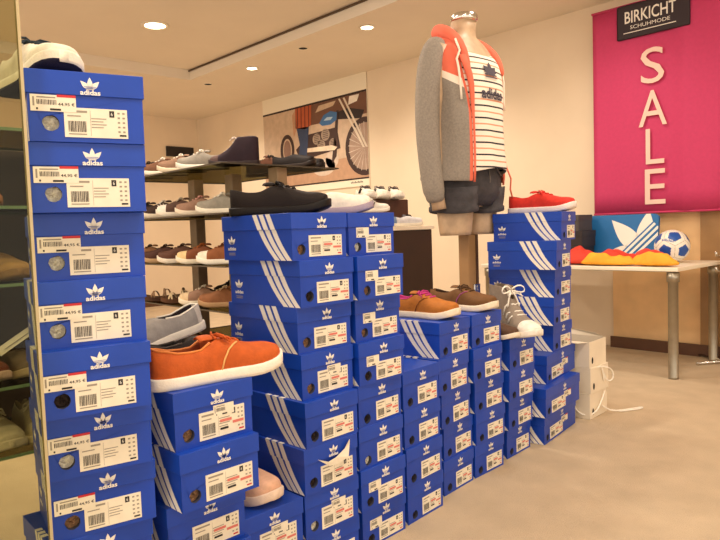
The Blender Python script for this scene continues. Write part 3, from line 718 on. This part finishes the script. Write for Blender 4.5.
for cx, cz, r in ((-5.86, 2.03, .07), (-5.70, 2.06, .075), (-5.78, 1.95, .07), (-5.58, 1.95, .06)):
    P2(disc(cx, cz, r, r*.9), flat('engine', '9A8674'), 5); [P2([(cx-r*.6, cz-r*.55+q*r*.28), (cx+r*.6, cz-r*.5+q*r*.28), (cx+r*.6, cz-r*.40+q*r*.28), (cx-r*.6, cz-r*.45+q*r*.28)], flat('engine_dark', '4A3A32'), 6) for q in range(5)]
P2([(-6.1, 1.90), (-5.55, 1.87), (-5.5, 1.90), (-5.6, 1.93), (-6.1, 1.945)], flat('pipe', 'E2CDB2'), 7)
P2([(-5.80, 2.20), (-5.72, 2.28), (-5.60, 2.31), (-5.49, 2.28), (-5.50, 2.20), (-5.60, 2.16), (-5.75, 2.165)], flat('tank', '3E6C9E'), 6)
P2([(-5.72, 2.22), (-5.66, 2.25), (-5.56, 2.24), (-5.60, 2.21)], flat('tank_light', 'A9C2D4'), 7)
P2([(-5.48, 2.20), (-5.10, 2.16), (-5.05, 2.24), (-5.30, 2.30), (-5.48, 2.28)], flat('fender', '2A1E1E'), 5)
for dx in (0, .075): P2([(-5.46+dx, 2.42), (-5.43+dx, 2.42), (-5.06+dx*.6, 1.85), (-5.09+dx*.6, 1.85)], flat('fork', 'DCCDB8'), 7)
P2([(-5.50, 2.30), (-5.46, 2.30), (-5.52, 1.80), (-5.60, 1.72), (-5.60, 1.76)], flat('frame', '3E2A26'), 5)
P2([(-5.30, 2.33), (-5.16, 2.35), (-5.12, 2.42), (-5.28, 2.42)], flat('lamp', 'E9E0D2'), 6)
P2([(-5.86, 2.33), (-5.55, 2.36), (-5.50, 2.41), (-5.80, 2.40)], flat('bars', 'C9AE92'), 6)
P2([(-6.235, 2.43), (-5.93, 2.43), (-5.95, 2.20), (-6.06, 2.17), (-6.24, 2.20)], flat('plaid', 'B4552E'), 8)
for k in range(4): P2([(-6.20+k*.07, 2.43), (-6.18+k*.07, 2.43), (-6.19+k*.07, 2.19), (-6.21+k*.07, 2.19)], flat('plaid_dark', '6E2E22'), 9)
P2([(-6.30, 2.36), (-6.235, 2.42), (-6.22, 2.18), (-6.28, 2.10)], flat('arm', 'C09070'), 8)
P2([(-6.22, 2.20), (-5.99, 2.19), (-6.02, 1.98), (-6.06, 1.80), (-6.21, 1.80), (-6.17, 2.0)], flat('jeans', '33415E'), 8)
P2([(-6.24, 1.80), (-6.04, 1.80), (-5.98, 1.75), (-6.24, 1.75)], flat('boot', '241A18'), 8)
P2(disc(-5.75, 1.70, .20, .10), flat('smoke', 'CDB9A6'), 4); P2(disc(-5.60, 1.77, .11, .10), flat('smoke', 'CDB9A6'), 4)
for k in range(9): P2([(-5.30+k*.022, 1.478), (-5.285+k*.022, 1.478), (-5.285+k*.022, 1.492+.006*(k % 2)), (-5.30+k*.022, 1.492+.006*(k % 2))], flat('print', '6A6058'), 2)
b.build('print', t)
b = MB(); b.tube([(-.95, -.012, 1.205), (.955, -.012, 1.205)], .008, STEEL, 8); b.build('hanging_rail', t, True)
t = thing('wall_sign', 'black rectangular board on the far left wall', 'sign board', (XL, 4.6, 2.16))
b = MB(); b.box(.002, .03, -.21, .21, -.07, .07, mat('black_board', '1A1210', 0.5), .003); b.build('board', t)

# ------------------------------------------------------------------ banner
PINK = mat('pink_banner_cloth', 'C43866', 0.75, 0, 0.04, 40, 0.08, 300)
t = thing('sale_banner', 'pink SALE banner with dark shop badge hanging on the wall', 'banner', (-1.98, 4.79, 1.03))
b = MB(); n = 24
rings = [[(-.455+.91*i/n, .004*math.sin(i*.55+z*.8)-.012*math.exp(-((i-17.5)/.9)**2), z) for i in range(n+1)] for z in [1.50*k/10 for k in range(11)]]
b.loft(rings, PINK, closed=False, cap0=False, cap1=False); b.build('cloth', t, True, solid=.003)
b = MB(); O = (0, -.022, 0); U = (1, 0, 0); V = (0, 0, 1); LET = mat('banner_letters', 'EBC9B8', 0.7)
for ch, z0, wd in (('S', .912, .165), ('A', .612, .20), ('L', .342, .13), ('E', .055, .145)):
    word(b, ch, LET, O, U, V, -wd/2+(.015 if ch in 'LE' else 0), wd/2+(.015 if ch in 'LE' else 0), z0, z0+.25, 0)
b.build('lettering', t)
b = MB(); BAD = mat('badge_brown', '2A1C22', 0.6)
b.box(-.255, .255, -.024, -.012, 1.258, 1.50, BAD, .01); O = (0, -.0245, 0)
word(b, 'BIRKICHT', WHITE, O, U, V, -.195, .165, 1.366, 1.452, 0, .012)
word(b, 'SCHUHMODE', WHITE, O, U, V, -.155, .125, 1.322, 1.348, 0, 0.0)
rect(b, WHITE, O, U, V, -.205, .165, 1.297, 1.303, 0); b.build('badge', t)
b = MB(); b.tube([(-.46, .0, 1.505), (.46, 0, 1.505)], .009, PINK, 8); b.build('hem_rod', t, True); b = MB(); b.tube([(-.457, .0, -.004), (.457, 0, -.004)], .008, PINK, 8); b.build('hem_rod', t, True)

# ------------------------------------------------------------------ sale table and what lies on it
TX0, TX1, TY0, TY1, TZ = -2.96, -1.53, 4.03, 4.80, .682
t = thing('sale_table', 'pale table with grey metal legs under the pink banner', 'table', (TX0, TY0, 0))
w_, d_ = TX1-TX0, TY1-TY0
b = MB(); b.box(0, w_, 0, d_, TZ-.024, TZ, mat('cream_laminate', 'F2E8D2', 0.35), .004); b.build('tabletop', t)
b = MB(); b.box(.05, w_-.05, .05, d_-.05, TZ-.03, TZ-.024, STEEL); b.build('apron', t)
for x in (.045, w_-.045):
    for y in (.045, d_-.045):
        b = MB(); b.lathe([(.001, 0), (.030, 0), (.030, .012), (.029, .014), (.029, TZ-.09), (.036, TZ-.088), (.036, TZ-.03), (.001, TZ-.03)], STEEL, 20, (x, y, 0)); b.build('leg', t, True)
# blue board with a turned flower mark
BB = mat('blue_board', '1668A6', 0.5, 0, 0.04, 12)
t = thing('display_board', 'blue rounded board with large white three-leaf logo on the table', 'sign board', (-2.15, 4.62, TZ), 0)
t.rotation_euler = (rd(-7), 0, 0)
b = MB(); W2, H2, rr = .26, .335, .035
out = []
for cx, cz, a in ((W2-rr, rr, -PI/2), (W2-rr, H2-rr, 0), (-W2+rr, H2-rr, PI/2), (-W2+rr, rr, PI)):
    out += [(cx+rr*math.cos(a+PI/2*i/6), cz+rr*math.sin(a+PI/2*i/6)) for i in range(7)]
n = len(out)
b.add([(x, -.012, z) for x, z in out]+[(x, .012, z) for x, z in out], [tuple(range(n)), tuple(range(2*n-1, n-1, -1))]+[(i, n+i, n+(i+1) % n, (i+1) % n) for i in range(n)], BB)
b.build('panel', t)
def clip_poly(p, poly):
    for i in range(len(poly)):
        a, c = poly[i], poly[(i+1) % len(poly)]; o = []
        ins = lambda q: (c[0]-a[0])*(q[1]-a[1])-(c[1]-a[1])*(q[0]-a[0]) >= 0
        for j in range(len(p)):
            s, e = p[j], p[(j+1) % len(p)]
            if ins(s): o.append(s)
            if ins(s) != ins(e):
                d1 = (c[0]-a[0])*(s[1]-a[1])-(c[1]-a[1])*(s[0]-a[0]); d2 = (c[0]-a[0])*(e[1]-a[1])-(c[1]-a[1])*(e[0]-a[0]); q = d1/(d1-d2)
                o.append((s[0]+(e[0]-s[0])*q, s[1]+(e[1]-s[1])*q))
        p = o
        if len(p) < 3: return []
    return p
b = MB(); O = (0, -.012, 0)
cx, cz = .155, .065
for a, ln, wd in ((rd(135), .33, .062), (rd(83), .30, .062), (rd(187), .30, .062)):
    p = clip_poly(leaf(cx, cz, a, ln, wd, 14), out)
    if p: b.decal(p, [tuple(range(len(p)))], WHITE, O, (1, 0, 0), (0, 0, 1), .0008)
c_, s_ = math.cos(rd(45)), math.sin(rd(45))
for k, (o0, o1, m) in enumerate(((-.01, .105, BB), (.008, .026, WHITE), (.042, .060, WHITE), (.076, .094, WHITE))):
    p = [(cx+x*c_-y*s_, cz+x*s_+y*c_) for x, y in ((-.2, o0), (.2, o0), (.2, o1), (-.2, o1))]
    p = clip_poly(p, out)
    if p: b.decal(p, [tuple(range(len(p)))], m, O, (1, 0, 0), (0, 0, 1), .0012 if m is BB else .0016)
b.build('logo', t)
# ball
R = .11
t = thing('football', 'white football with blue patches on the table', 'ball', (-1.745, 4.50, TZ))
phi = (1+5**.5)/2
ico = [Vector(v).normalized() for v in [(0, s, q*phi) for s in (1, -1) for q in (1, -1)]+[(s, q*phi, 0) for s in (1, -1) for q in (1, -1)]+[(q*phi, 0, s) for s in (1, -1) for q in (1, -1)]]
rotm = Matrix.Rotation(.35, 3, 'X') @ Matrix.Rotation(.5, 3, 'Z') @ Matrix.Rotation(.2, 3, 'Y')
ico = [rotm @ v for v in ico]
bm = bmesh.new(); bmesh.ops.create_icosphere(bm, subdivisions=6, radius=1)
b = MB(); bw = mat('ball_white', 'EFE8DA', 0.35); bb = mat('ball_blue', '1D4FA0', 0.35); bs_ = mat('ball_seam', 'B8AE9C', 0.5)
bm.verts.ensure_lookup_table(); b.v = [(v.co.x*R, v.co.y*R, v.co.z*R+R) for v in bm.verts]
for m_ in (bw, bb, bs_): b.m(m_)
for f in bm.faces:
    p = f.calc_center_median().normalized(); ds = sorted(ico, key=lambda q: -p.dot(q)); v = ds[0]
    nb = sorted(ico, key=lambda q: -v.dot(q))[1:6]
    mx = max((p-v*p.dot(v)).dot((q-v*q.dot(v)).normalized()) for q in nb)
    b.f.append(tuple(q.index for q in f.verts)); b.mi.append(1 if mx < .325 else (2 if abs(p.dot(ds[0])-p.dot(ds[1])) > 9 or (abs(p.dot(ds[1])-p.dot(ds[0])) < .016) else 0))
bm.free(); b.build('shell', t, True)
b = MB(); vs, fs, asp = text2d('adidas', .02)
ax = (r0*-.62-d*.72+Vector((0, 0, .38))).normalized(); uu = (Vector((0, 0, 1)).cross(ax)).normalized(); vv = ax.cross(uu); q_ = math.radians(-10)
uu, vv = uu*math.cos(q_)+vv*math.sin(q_), vv*math.cos(q_)-uu*math.sin(q_)
b.add([((ax+uu*(x-.5)*.75+vv*(y-.5)*.17).normalized()*(R+.0006)+Vector((0, 0, R))) for x, y in vs], fs, bb); b.build('lettering', t)
# red and yellow jerseys, modelled together as one crumpled cloth
jer = thing('jersey', 'crumpled red and yellow jerseys spread along the front of the table', 'shirt', (-2.0, 4.2, TZ))
def cloth_pile(name, x, y, sx, sy, h, col, seed, rot=0):
    ca, sa = math.cos(rd(rot)), math.sin(rd(rot))
    b = MB(); n, k = 56, 18; rings = []
    for i in range(k+1):
        q = i/k; ring_ = []
        for j in range(n):
            a = 2*PI*j/n
            ro = 1+.22*noise.noise(Vector((math.cos(a)*1.6+seed, math.sin(a)*1.6, seed*.7)))+.08*math.sin(a*5+seed)
            px, py = math.cos(a)*q*ro*sx, math.sin(a)*q*ro*sy
            z = h*(1-q**4)*(.72+.45*noise.noise(Vector((px*7+seed, py*9, 0)))+.14*noise.noise(Vector((px*20, py*20, seed))))+.012
            z += .006*math.sin((px*1.2+py)*55+seed+3*noise.noise(Vector((px*8, py*8, seed))))*(1-q)**.4
            ring_.append((x+2.0+px*ca-py*sa, y-4.2+px*sa+py*ca, max(.003, z if i < k else .002)))
        rings.append(ring_)
    rings = rings[::-1]
    b.loft(rings, mat('jersey_'+col, col, 0.75, 0, 0.10, 14, 0.15, 150)); b.build(name, jer, True, 1)
cloth_pile('red_jersey', -2.16, 4.22, .33, .13, .12, 'D23A24', 1.3, 2)
cloth_pile('yellow_jersey', -2.0, 4.12, .18, .06, .085, 'F0A828', 4.1, 4)
cloth_pile('red_jersey', -1.80, 4.27, .13, .085, .115, 'D8402C', 7.7, -5)
cloth_pile('yellow_jersey', -1.715, 4.135, .15, .07, .085, 'EFA82C', 9.2, -6)
for i, (z, dx, l) in enumerate(((0, 0, 'black shoebox at the bottom of the dark pile on the table'), (.115, .015, 'black shoebox in the middle of the dark pile on the table'), (.23, -.01, 'grey-black shoebox on top of the dark pile beside the blue board'))):
    t = thing('dark_shoebox', l, 'shoebox', (-2.66+dx, 4.385, TZ+z), 0, 'dark shoeboxes on the table')
    cm = mat('black_carton_%d' % i, ('1E1A1C', '2A2222', '4A4440')[i], 0.5, 0, 0.1, 12)
    b = MB(); b.box(.003, .315, .003, .205, 0, .075, cm); b.build('body', t)
    b = MB(); b.box(0, .318, 0, .208, .073, .114, cm, .0015); b.build('lid', t)

# ------------------------------------------------------------------ white boxes with cords
CARD = mat('white_carton', 'EADCC4', 0.6, 0, 0.05, 9, 0.12, 18)
def white_box(z, label, open_, dx=0.0, a=93):
    t = thing('white_shoebox', label, 'shoebox', (-1.545+dx, 2.97, z), rd(a), 'white boxes beside the blue stacks')
    W_, L_, H_ = .20, .30, .128
    b = MB()
    if open_:
        q = .003
        b.box(0, W_, 0, L_, 0, q, CARD); b.box(0, W_, 0, q, q, H_, CARD); b.box(0, W_, L_-q, L_, q, H_, CARD); b.box(0, q, q, L_-q, q, H_, CARD); b.box(W_-q, W_, q, L_-q, q, H_, CARD)
    else: b.box(0, W_, 0, L_, 0, H_-.0005, CARD, .002)
    b.build('body', t)
    b = MB(); hx, hz = .034, .034; n = 18
    p = [(hx+.010*math.cos(2*PI*k/n), hz+.017*math.sin(2*PI*k/n)) for k in range(n)]
    b.decal(p, [tuple(range(n))], DARK, (0, 0, 0), (1, 0, 0), (0, 0, 1), .0006); b.build('finger_hole', t)
    if open_:
        b = MB(); b.add([(.003, .01, H_), (.003, L_-.01, H_), (-.07, L_-.03, H_+.004), (-.07, .03, H_+.004)], [(0, 1, 2, 3)], CARD); b.build('flap', t, solid=.002)
        b = MB(); b.add([(W_-.003, .01, H_), (W_-.003, L_-.01, H_), (W_+.01, L_-.03, H_+.04), (W_-.01, .05, H_+.02)], [(0, 1, 2, 3)], CARD); b.build('flap', t, solid=.002)
        b = MB(); b.add([(.004, L_-.004, H_), (W_-.004, L_-.004, H_), (W_-.03, L_+.04, H_+.03), (.03, L_+.04, H_+.03)], [(0, 1, 2, 3)], CARD); b.build('flap', t, solid=.002)
        b = MB(); b.box(.01, W_-.01, .01, L_-.01, .004, .07, mat('dark_box_inside', '3A2A20', 0.8, 0, 0.4, 30)); b.build('contents', t)  # dark block fills the lower part of the open box
    return t
w0 = white_box(0, 'white shoebox on the floor at the bottom of the white stack', False, 0, 93)
w1 = white_box(.128, 'white shoebox in the middle of the white stack', False, .005, 92)
w2 = white_box(.256, 'open white shoebox with raised flaps on top of the white stack', True, 0, 94)
def cord(par, pts, name='cord'):
    b = MB(); b.tube(pts, .0045, C('F4ECDD', 0.7, 0.03), 7); b.build(name, par, True, 1)
cord(w1, [(.05, -.005, .125), (.09, -.014, .128), (.12, -.02, .118), (.16, -.022, .11), (.19, -.03, .085), (.195, -.03, .05), (.17, -.02, .035), (.14, -.014, .05), (.12, -.01, .09), (.10, -.006, .123)])
cord(w1, [(.11, -.008, .12), (.125, -.01, .07), (.13, -.008, .04)])
cord(w0, [(-.006, .10, .11), (-.008, .08, .05), (-.008, .04, .015), (.02, -.008, .02), (.08, -.012, .05), (.12, -.012, .09), (.15, -.012, .125)])
cord(w0, [(.10, -.012, .06), (.16, -.03, .012), (.24, -.06, .005), (.33, -.10, .005), (.36, -.12, .005), (.35, -.13, .005), (.28, -.10, .005), (.20, -.05, .006)])

# ------------------------------------------------------------------ chrome rack
t = thing('clothes_rack', 'chrome clothes rack stand cut off by the right picture edge', 'rack', (-1.485, 4.70, 0))
b = MB(); b.tube([(0, 0, .02), (0, 0, 1.35)], .012, CHROME, 12); b.build('pole', t, True)
b = MB(); b.tube([(-.22, .15, .012), (0, 0, .018), (.3, -.16, .012)], .010, CHROME, 10); b.build('foot', t, True)
b = MB(); b.tube([(-.12, -.16, .012), (0, 0, .018), (.2, .14, .012)], .010, CHROME, 10); b.build('foot', t, True)
for z in (.70, .60):
    b = MB(); b.tube([(-.005, 0, z), (.0, -.05, z+.01), (0, -.16, z+.03), (0, -.17, z+.055)], .008, CHROME, 8); b.tube([(0, 0, z-.025), (0, 0, z+.03)], .019, CHROME, 12); b.build('hook', t, True)

# ------------------------------------------------------------------ mannequin
mq = thing('mannequin', 'headless mannequin in grey hooded jacket, striped top and denim shorts', 'mannequin', (-1.90, 2.485, 0))
SKIN = mat('mannequin_shell', 'BFA282', 0.45, 0, 0.16, 22)
NA = 48
def ring_at(prof, z, off=0.0):
    zs = [p[0] for p in prof]
    ax = interp(zs, [p[1] for p in prof], z)+off; ay = interp(zs, [p[2] for p in prof], z)+off; cx = interp(zs, [p[3] for p in prof], z)
    return ax, ay, cx
def pt(prof, z, th, off=0.0, ex=2.3):
    ax, ay, cx = ring_at(prof, z, off); c, s = math.cos(th), math.sin(th)
    q = (abs(c)**ex+abs(s)**ex)**(-1/ex)
    return (cx+ax*c*q, ay*s*q, z)
BODY = [(1.06, .075, .13, 0), (1.12, .105, .165, 0), (1.18, .118, .182, 0), (1.27, .105, .160, 0), (1.36, .100, .152, .005), (1.48, .112, .168, .01), (1.60, .122, .186, .015), (1.70, .112, .196, .005), (1.77, .095, .188, -.005), (1.815, .075, .140, -.010), (1.845, .060, .075, -.008), (1.87, .056, .060, 0), (1.92, .053, .056, .010)]
zs = [1.06, 1.12, 1.18, 1.27, 1.36, 1.48, 1.60, 1.70, 1.77, 1.815, 1.845, 1.87, 1.92]
b = MB()
b.loft([[pt(BODY, z, 2*PI*j/NA) for j in range(NA)] for z in zs], SKIN)
for s in (-1, 1):
    b.loft([[(rx*math.cos(2*PI*j/24)+.005, s*.092+ry*math.sin(2*PI*j/24), z) for j in range(24)] for z, rx, ry in ((.932, .070, .072), (.95, .074, .076), (1.0, .080, .080), (1.1, .092, .085))], SKIN)
# arm inside the sleeve, wrist and hand stub
for s, dx in ((-1, 0), (1, -.07)):
    b.tube([(0, s*.17, 1.775), (-.01+dx*.5, s*.205, 1.62), (-.015+dx, s*.222, 1.45), (.0+dx, s*.226, 1.25), (.012+dx, s*.222, 1.10), (.018+dx, s*.220, 1.05)], [.05, .052, .045, .040, .030, .032], SKIN, 14)
b.build('body', mq, True)
b = MB(); b.lathe([(.001, 1.912), (.059, 1.912), (.062, 1.918), (.062, 1.938), (.057, 1.944), (.001, 1.944)], CHROME, 28, (.012, 0, 0)); b.build('neck_cap', mq, True)
# striped top
STR = bpy.data.materials.new('striped_jersey'); STR.use_nodes = True
nt = STR.node_tree; bs0 = nt.nodes['Principled BSDF']; bs0.inputs['Roughness'].default_value = 0.8
tc = nt.nodes.new('ShaderNodeTexCoord'); sx = nt.nodes.new('ShaderNodeSeparateXYZ'); nt.links.new(tc.outputs['Object'], sx.inputs[0])
dv = nt.nodes.new('ShaderNodeMath'); dv.operation = 'DIVIDE'; dv.inputs[1].default_value = .054; nt.links.new(sx.outputs['Z'], dv.inputs[0])
fr = nt.nodes.new('ShaderNodeMath'); fr.operation = 'FRACT'; nt.links.new(dv.outputs[0], fr.inputs[0])
cr = nt.nodes.new('ShaderNodeValToRGB'); cr.color_ramp.interpolation = 'CONSTANT'
el = cr.color_ramp.elements; el[0].position = 0; el[0].color = (*lin(hexc('F2E6D4')), 1); el[1].position = .30; el[1].color = (*lin(hexc('E79A78')), 1)
for p_, c_ in ((.42, 'F2E6D4'), (.78, '2A2630'), (.92, 'F2E6D4')):
    e_ = el.new(p_); e_.color = (*lin(hexc(c_)), 1)
nt.links.new(fr.outputs[0], cr.inputs['Fac']); nt.links.new(cr.outputs['Color'], bs0.inputs['Base Color'])
TOP = [(1.18, .148, .194, .014), (1.24, .150, .196, .014), (1.32, .144, .188, .014), (1.42, .142, .184, .016), (1.52, .142, .188, .016), (1.62, .138, .190, .018), (1.70, .126, .196, .010), (1.765, .108, .188, 0), (1.805, .088, .150, -.004), (1.825, .078, .110, -.002)]
def fold(th, z): return .006*math.sin(9*th+z*7)*max(0, min(1, (1.6-z)/.3))
zs = [1.22, 1.235, 1.255, 1.28, 1.32, 1.37, 1.42, 1.47, 1.52, 1.57, 1.62, 1.66, 1.70, 1.735, 1.765, 1.79, 1.81]
rings = []
for i, z in enumerate(zs):
    rr_ = []
    for j in range(NA):
        th = 2*PI*j/NA; z2 = z
        if i == 0: z2 = z+.012*math.sin(3*th+1)
        if z > 1.72: z2 = z-.055*max(0, math.cos(th))**2*(z-1.72)/.09
        p = pt(TOP, z, th, fold(th, z)); rr_.append((p[0], p[1], z2))
    rings.append(rr_)
b = MB(); b.loft(rings, STR, cap0=False, cap1=False); shirt = b.build('striped_top', mq, True, 1, .003)
b = MB(); PR = mat('chest_print', '4A434E', 0.7)
def chest(y, z):
    ax, ay, cx = ring_at(TOP, z); q = min(.98, abs(y)/ay); return cx+ax*(1-q**2.3)**(1/2.3)+.006
def chest_decal(p, f, m, off=0.0): b.add([(chest(y, z)+off, y, z) for y, z in p], f, m)
vs, fs, asp = text2d('adidas', .03)
chest_decal([(-.075+.155*x, 1.535+.050*y) for x, y in vs], fs, PR)
b.build('chest_lettering', shirt); b = MB()
for a in (PI/2, PI/2+.86, PI/2-.86):
    p = leaf(0.0, 1.645, a, .06, .017); chest_decal(p, [tuple(range(len(p)))], PR)
for k in range(3): 
    for yy in range(6): chest_decal([(-.045+.015*yy, 1.63+.012*k), (-.045+.015*(yy+1), 1.63+.012*k), (-.045+.015*(yy+1), 1.636+.012*k), (-.045+.015*yy, 1.636+.012*k)], [(0, 1, 2, 3)], PR)
b.build('chest_logo', shirt)
# shorts
DEN = mat('dark_denim', '3E3A3C', 0.85, 0, 0.30, 26, 0.3, 200)
SH = [(1.065, .106, .168, .0), (1.12, .138, .196, .0), (1.18, .134, .196, 0), (1.25, .124, .182, 0), (1.29, .116, .172, 0)]
b = MB(); b.loft([[pt(SH, z, 2*PI*j/NA, .003*math.sin(7*2*PI*j/NA)) for j in range(NA)] for z in (1.065, 1.09, 1.12, 1.15, 1.18, 1.22, 1.25, 1.29)], DEN, cap0=True, cap1=False)
for s in (-1, 1):
    b.loft([[(rx*math.cos(2*PI*j/28)+.003, s*.1+ry*math.sin(2*PI*j/28), z+.006*math.sin(2*PI*j/28*2)) for j in range(28)] for z, rx, ry in ((1.035, .118, .099), (1.04, .122, .102), (1.058, .122, .102), (1.062, .116, .097), (1.10, .124, .099), (1.15, .130, .098))], DEN, cap0=False)
sho = b.build('shorts', mq, True)
for s in (-1, 1):
    b = MB(); b.tube([(.122, s*.06, 1.25), (.125, s*.09, 1.215), (.105, s*.145, 1.20), (.085, s*.165, 1.215)], .003, C('6A6058'), 6); b.build('pocket_seam', sho, True)
b = MB()
b.tube([(.130, 0, 1.25), (.136, .003, 1.18), (.12, .003, 1.11)], .003, C('6A6058'), 6); b.build('seam', sho, True)
# jacket
GREYJ = mat('grey_marl', '8E8478', 0.9, 0, 0.14, 120, 0.2, 300)
SAL = mat('salmon_jersey', 'DF6A50', 0.85, 0, 0.05, 30, 0.1, 200)
WHJ = mat('jacket_white', 'EFE0CC', 0.85)
JK = [(1.15, .182, .218, .0), (1.20, .184, .222, .004), (1.30, .170, .208, .010), (1.42, .162, .202, .012), (1.55, .156, .197, .01), (1.65, .155, .206, .008), (1.73, .140, .208, 0), (1.785, .118, .186, -.012), (1.825, .096, .140, -.02), (1.85, .082, .10, -.02)]
TH0, TH1 = rd(70), rd(321)
nj = 60
zs = [1.175, 1.19, 1.215, 1.22, 1.245, 1.28, 1.33, 1.38, 1.43, 1.48, 1.52, 1.56, 1.59, 1.62, 1.65, 1.68, 1.71, 1.74, 1.77, 1.80, 1.83, 1.85]
def jth(j, z):
    q = j/nj
    a1 = TH1+rd(8)*max(0, (z-1.6)/.25)*-1.5
    return TH0+(a1-TH0)*q
def jpt(j, z):
    th = jth(j, z); o = .006*math.sin(6*th+z*9)*max(0, min(1, (1.7-z)/.3))
    p = pt(JK, z, th, o); zz_ = z
    if 1.48 < z < 1.76:
        ad = math.degrees(th); ad = ad-360 if ad > 180 else ad
        ln = -(ad+90)/65*.11 if ad < 0 else (-(90-ad)/35*.05 if ad < 90 else 0)
        if -90 > ad or ad > 90: ln = 0
        zz_ = z+ln*min(1, (z-1.48)/.10, (1.76-z)/.09)
    if z < 1.22: zz_ = z+.03*math.cos(th)**2*(1 if math.cos(th) < 0 else -.4)
    return (p[0], p[1], zz_)
rings = [[jpt(j, z) for j in range(nj+1)] for z in zs]
def jm(i, j):
    z = (zs[i]+zs[i+1])/2; a = math.degrees(jth(j+.5, z)); a = a-360 if a > 180 else a
    line = 1.655
    if j >= nj-1 or j < 1: return SAL
    if z > line+.035: return SAL
    if z > line-.01: return WHJ
    return GREYJ
b = MB(); b.loft(rings, GREYJ, closed=False, cap0=False, cap1=False, matf=jm); jk = b.build('hooded_jacket', mq, True, 1, .006)
for s, dx in ((-1, 0), (1, -.07)):
    b = MB(); path = [(-.012, s*.150, 1.80), (-.012, s*.188, 1.768), (-.015+dx*.3, s*.220, 1.68), (-.018+dx*.7, s*.238, 1.55), (-.016+dx, s*.248, 1.42), (-.006+dx, s*.250, 1.28), (.006+dx, s*.246, 1.16), (.010+dx, s*.243, 1.125), (.012+dx, s*.241, 1.12), (.014+dx, s*.238, 1.075)]
    b.tube(path, [.046, .058, .060, .057, .055, .052, .050, .049, .043, .041], GREYJ, 20)
    b.build('sleeve', jk, True, 1)
b = MB(); hp = []; hr = []
for x, y, z, r in ((.128, -.122, 1.65, .010), (.112, -.124, 1.72, .018), (.075, -.122, 1.785, .030), (.02, -.125, 1.835, .042), (-.05, -.10, 1.865, .052), (-.095, -.03, 1.865, .058), (-.095, .04, 1.86, .055), (-.05, .105, 1.85, .044), (.02, .13, 1.82, .034), (.08, .13, 1.77, .026), (.11, .135, 1.72, .018), (.122, .14, 1.66, .012)):
    hp.append((x, y, z)); hr.append(r)
b.tube(hp, hr, SAL, 16, flat=.75); b.build('hood', jk, True, 1)
# turned-out front edges, seen as salmon lining
b = MB(); pth = []
for k in range(14):
    z = 1.72-(1.72-1.165)*k/13; p = jpt(nj, z); pth.append((p[0]+.004, p[1]+.006, z))
b.tube(pth, [.024, .023, .021, .018, .015, .012, .009]+[.007]*7, SAL, 10, flat=.45); b.build('front_edge', jk, True)
b = MB(); pth = []
for k in range(14):
    z = 1.74-(1.74-1.165)*k/13; p = jpt(0, z); pth.append((p[0]+.004, p[1], z))
b.tube(pth, [.012]*6+[.007]*8, SAL, 10, flat=.5); b.build('front_edge', jk, True)
b = MB(); b.tube([(x+.012, y+.012, z) for x, y, z in pth[:6]], .005, WHJ, 8); b.build('zip', jk, True)
b = MB(); pth = [(.080, -.156, 1.795), (.104, -.158, 1.74)]
for k in range(6):
    z = 1.70-.035*k; p = pt(JK, z, rd(-52), .010); pth.append(p)
b.tube(pth, .005, WHJ, 8)
b.build('drawstring', jk, True)
b = MB(); b.tube([(.10, .178, 1.26), (.125, .186, 1.19), (.122, .183, 1.14), (.128, .190, 1.10)], .004, SAL, 8); b.build('drawstring', jk, True)
# stand
b = MB(); b.box(-.03, .03, -.03, .025, .02, .932, BROWN_WOOD, .004); b.build('stand_post', mq)
b = MB(); b.box(-.026, .032, .025, .042, .02, .932, mat('post_shadow_strip', '5A3E28', 0.6)); b.build('stand_post', mq)  # dark strip stands in for the shade along the post
b = MB(); b.lathe([(.001, 0), (.12, 0), (.12, .012), (.11, .02), (.001, .02)], STEEL, 32, (-.075, 0, 0)); b.build('stand_base', mq, True)
b = MB(); b.tube([(.03, -.02, .66), (.07, -.04, .66)], .012, CHROME, 10); b.box(.028, .042, -.005, .04, .62, .70, CHROME, .003); b.build('stand_clamp', mq, True)

# ------------------------------------------------------------------ picture settings
scene.view_settings.view_transform = 'Standard'; scene.view_settings.look = 'None'
scene.view_settings.gamma = 1.0; scene.view_settings.use_curve_mapping = False
scene.view_settings.exposure = 0.0
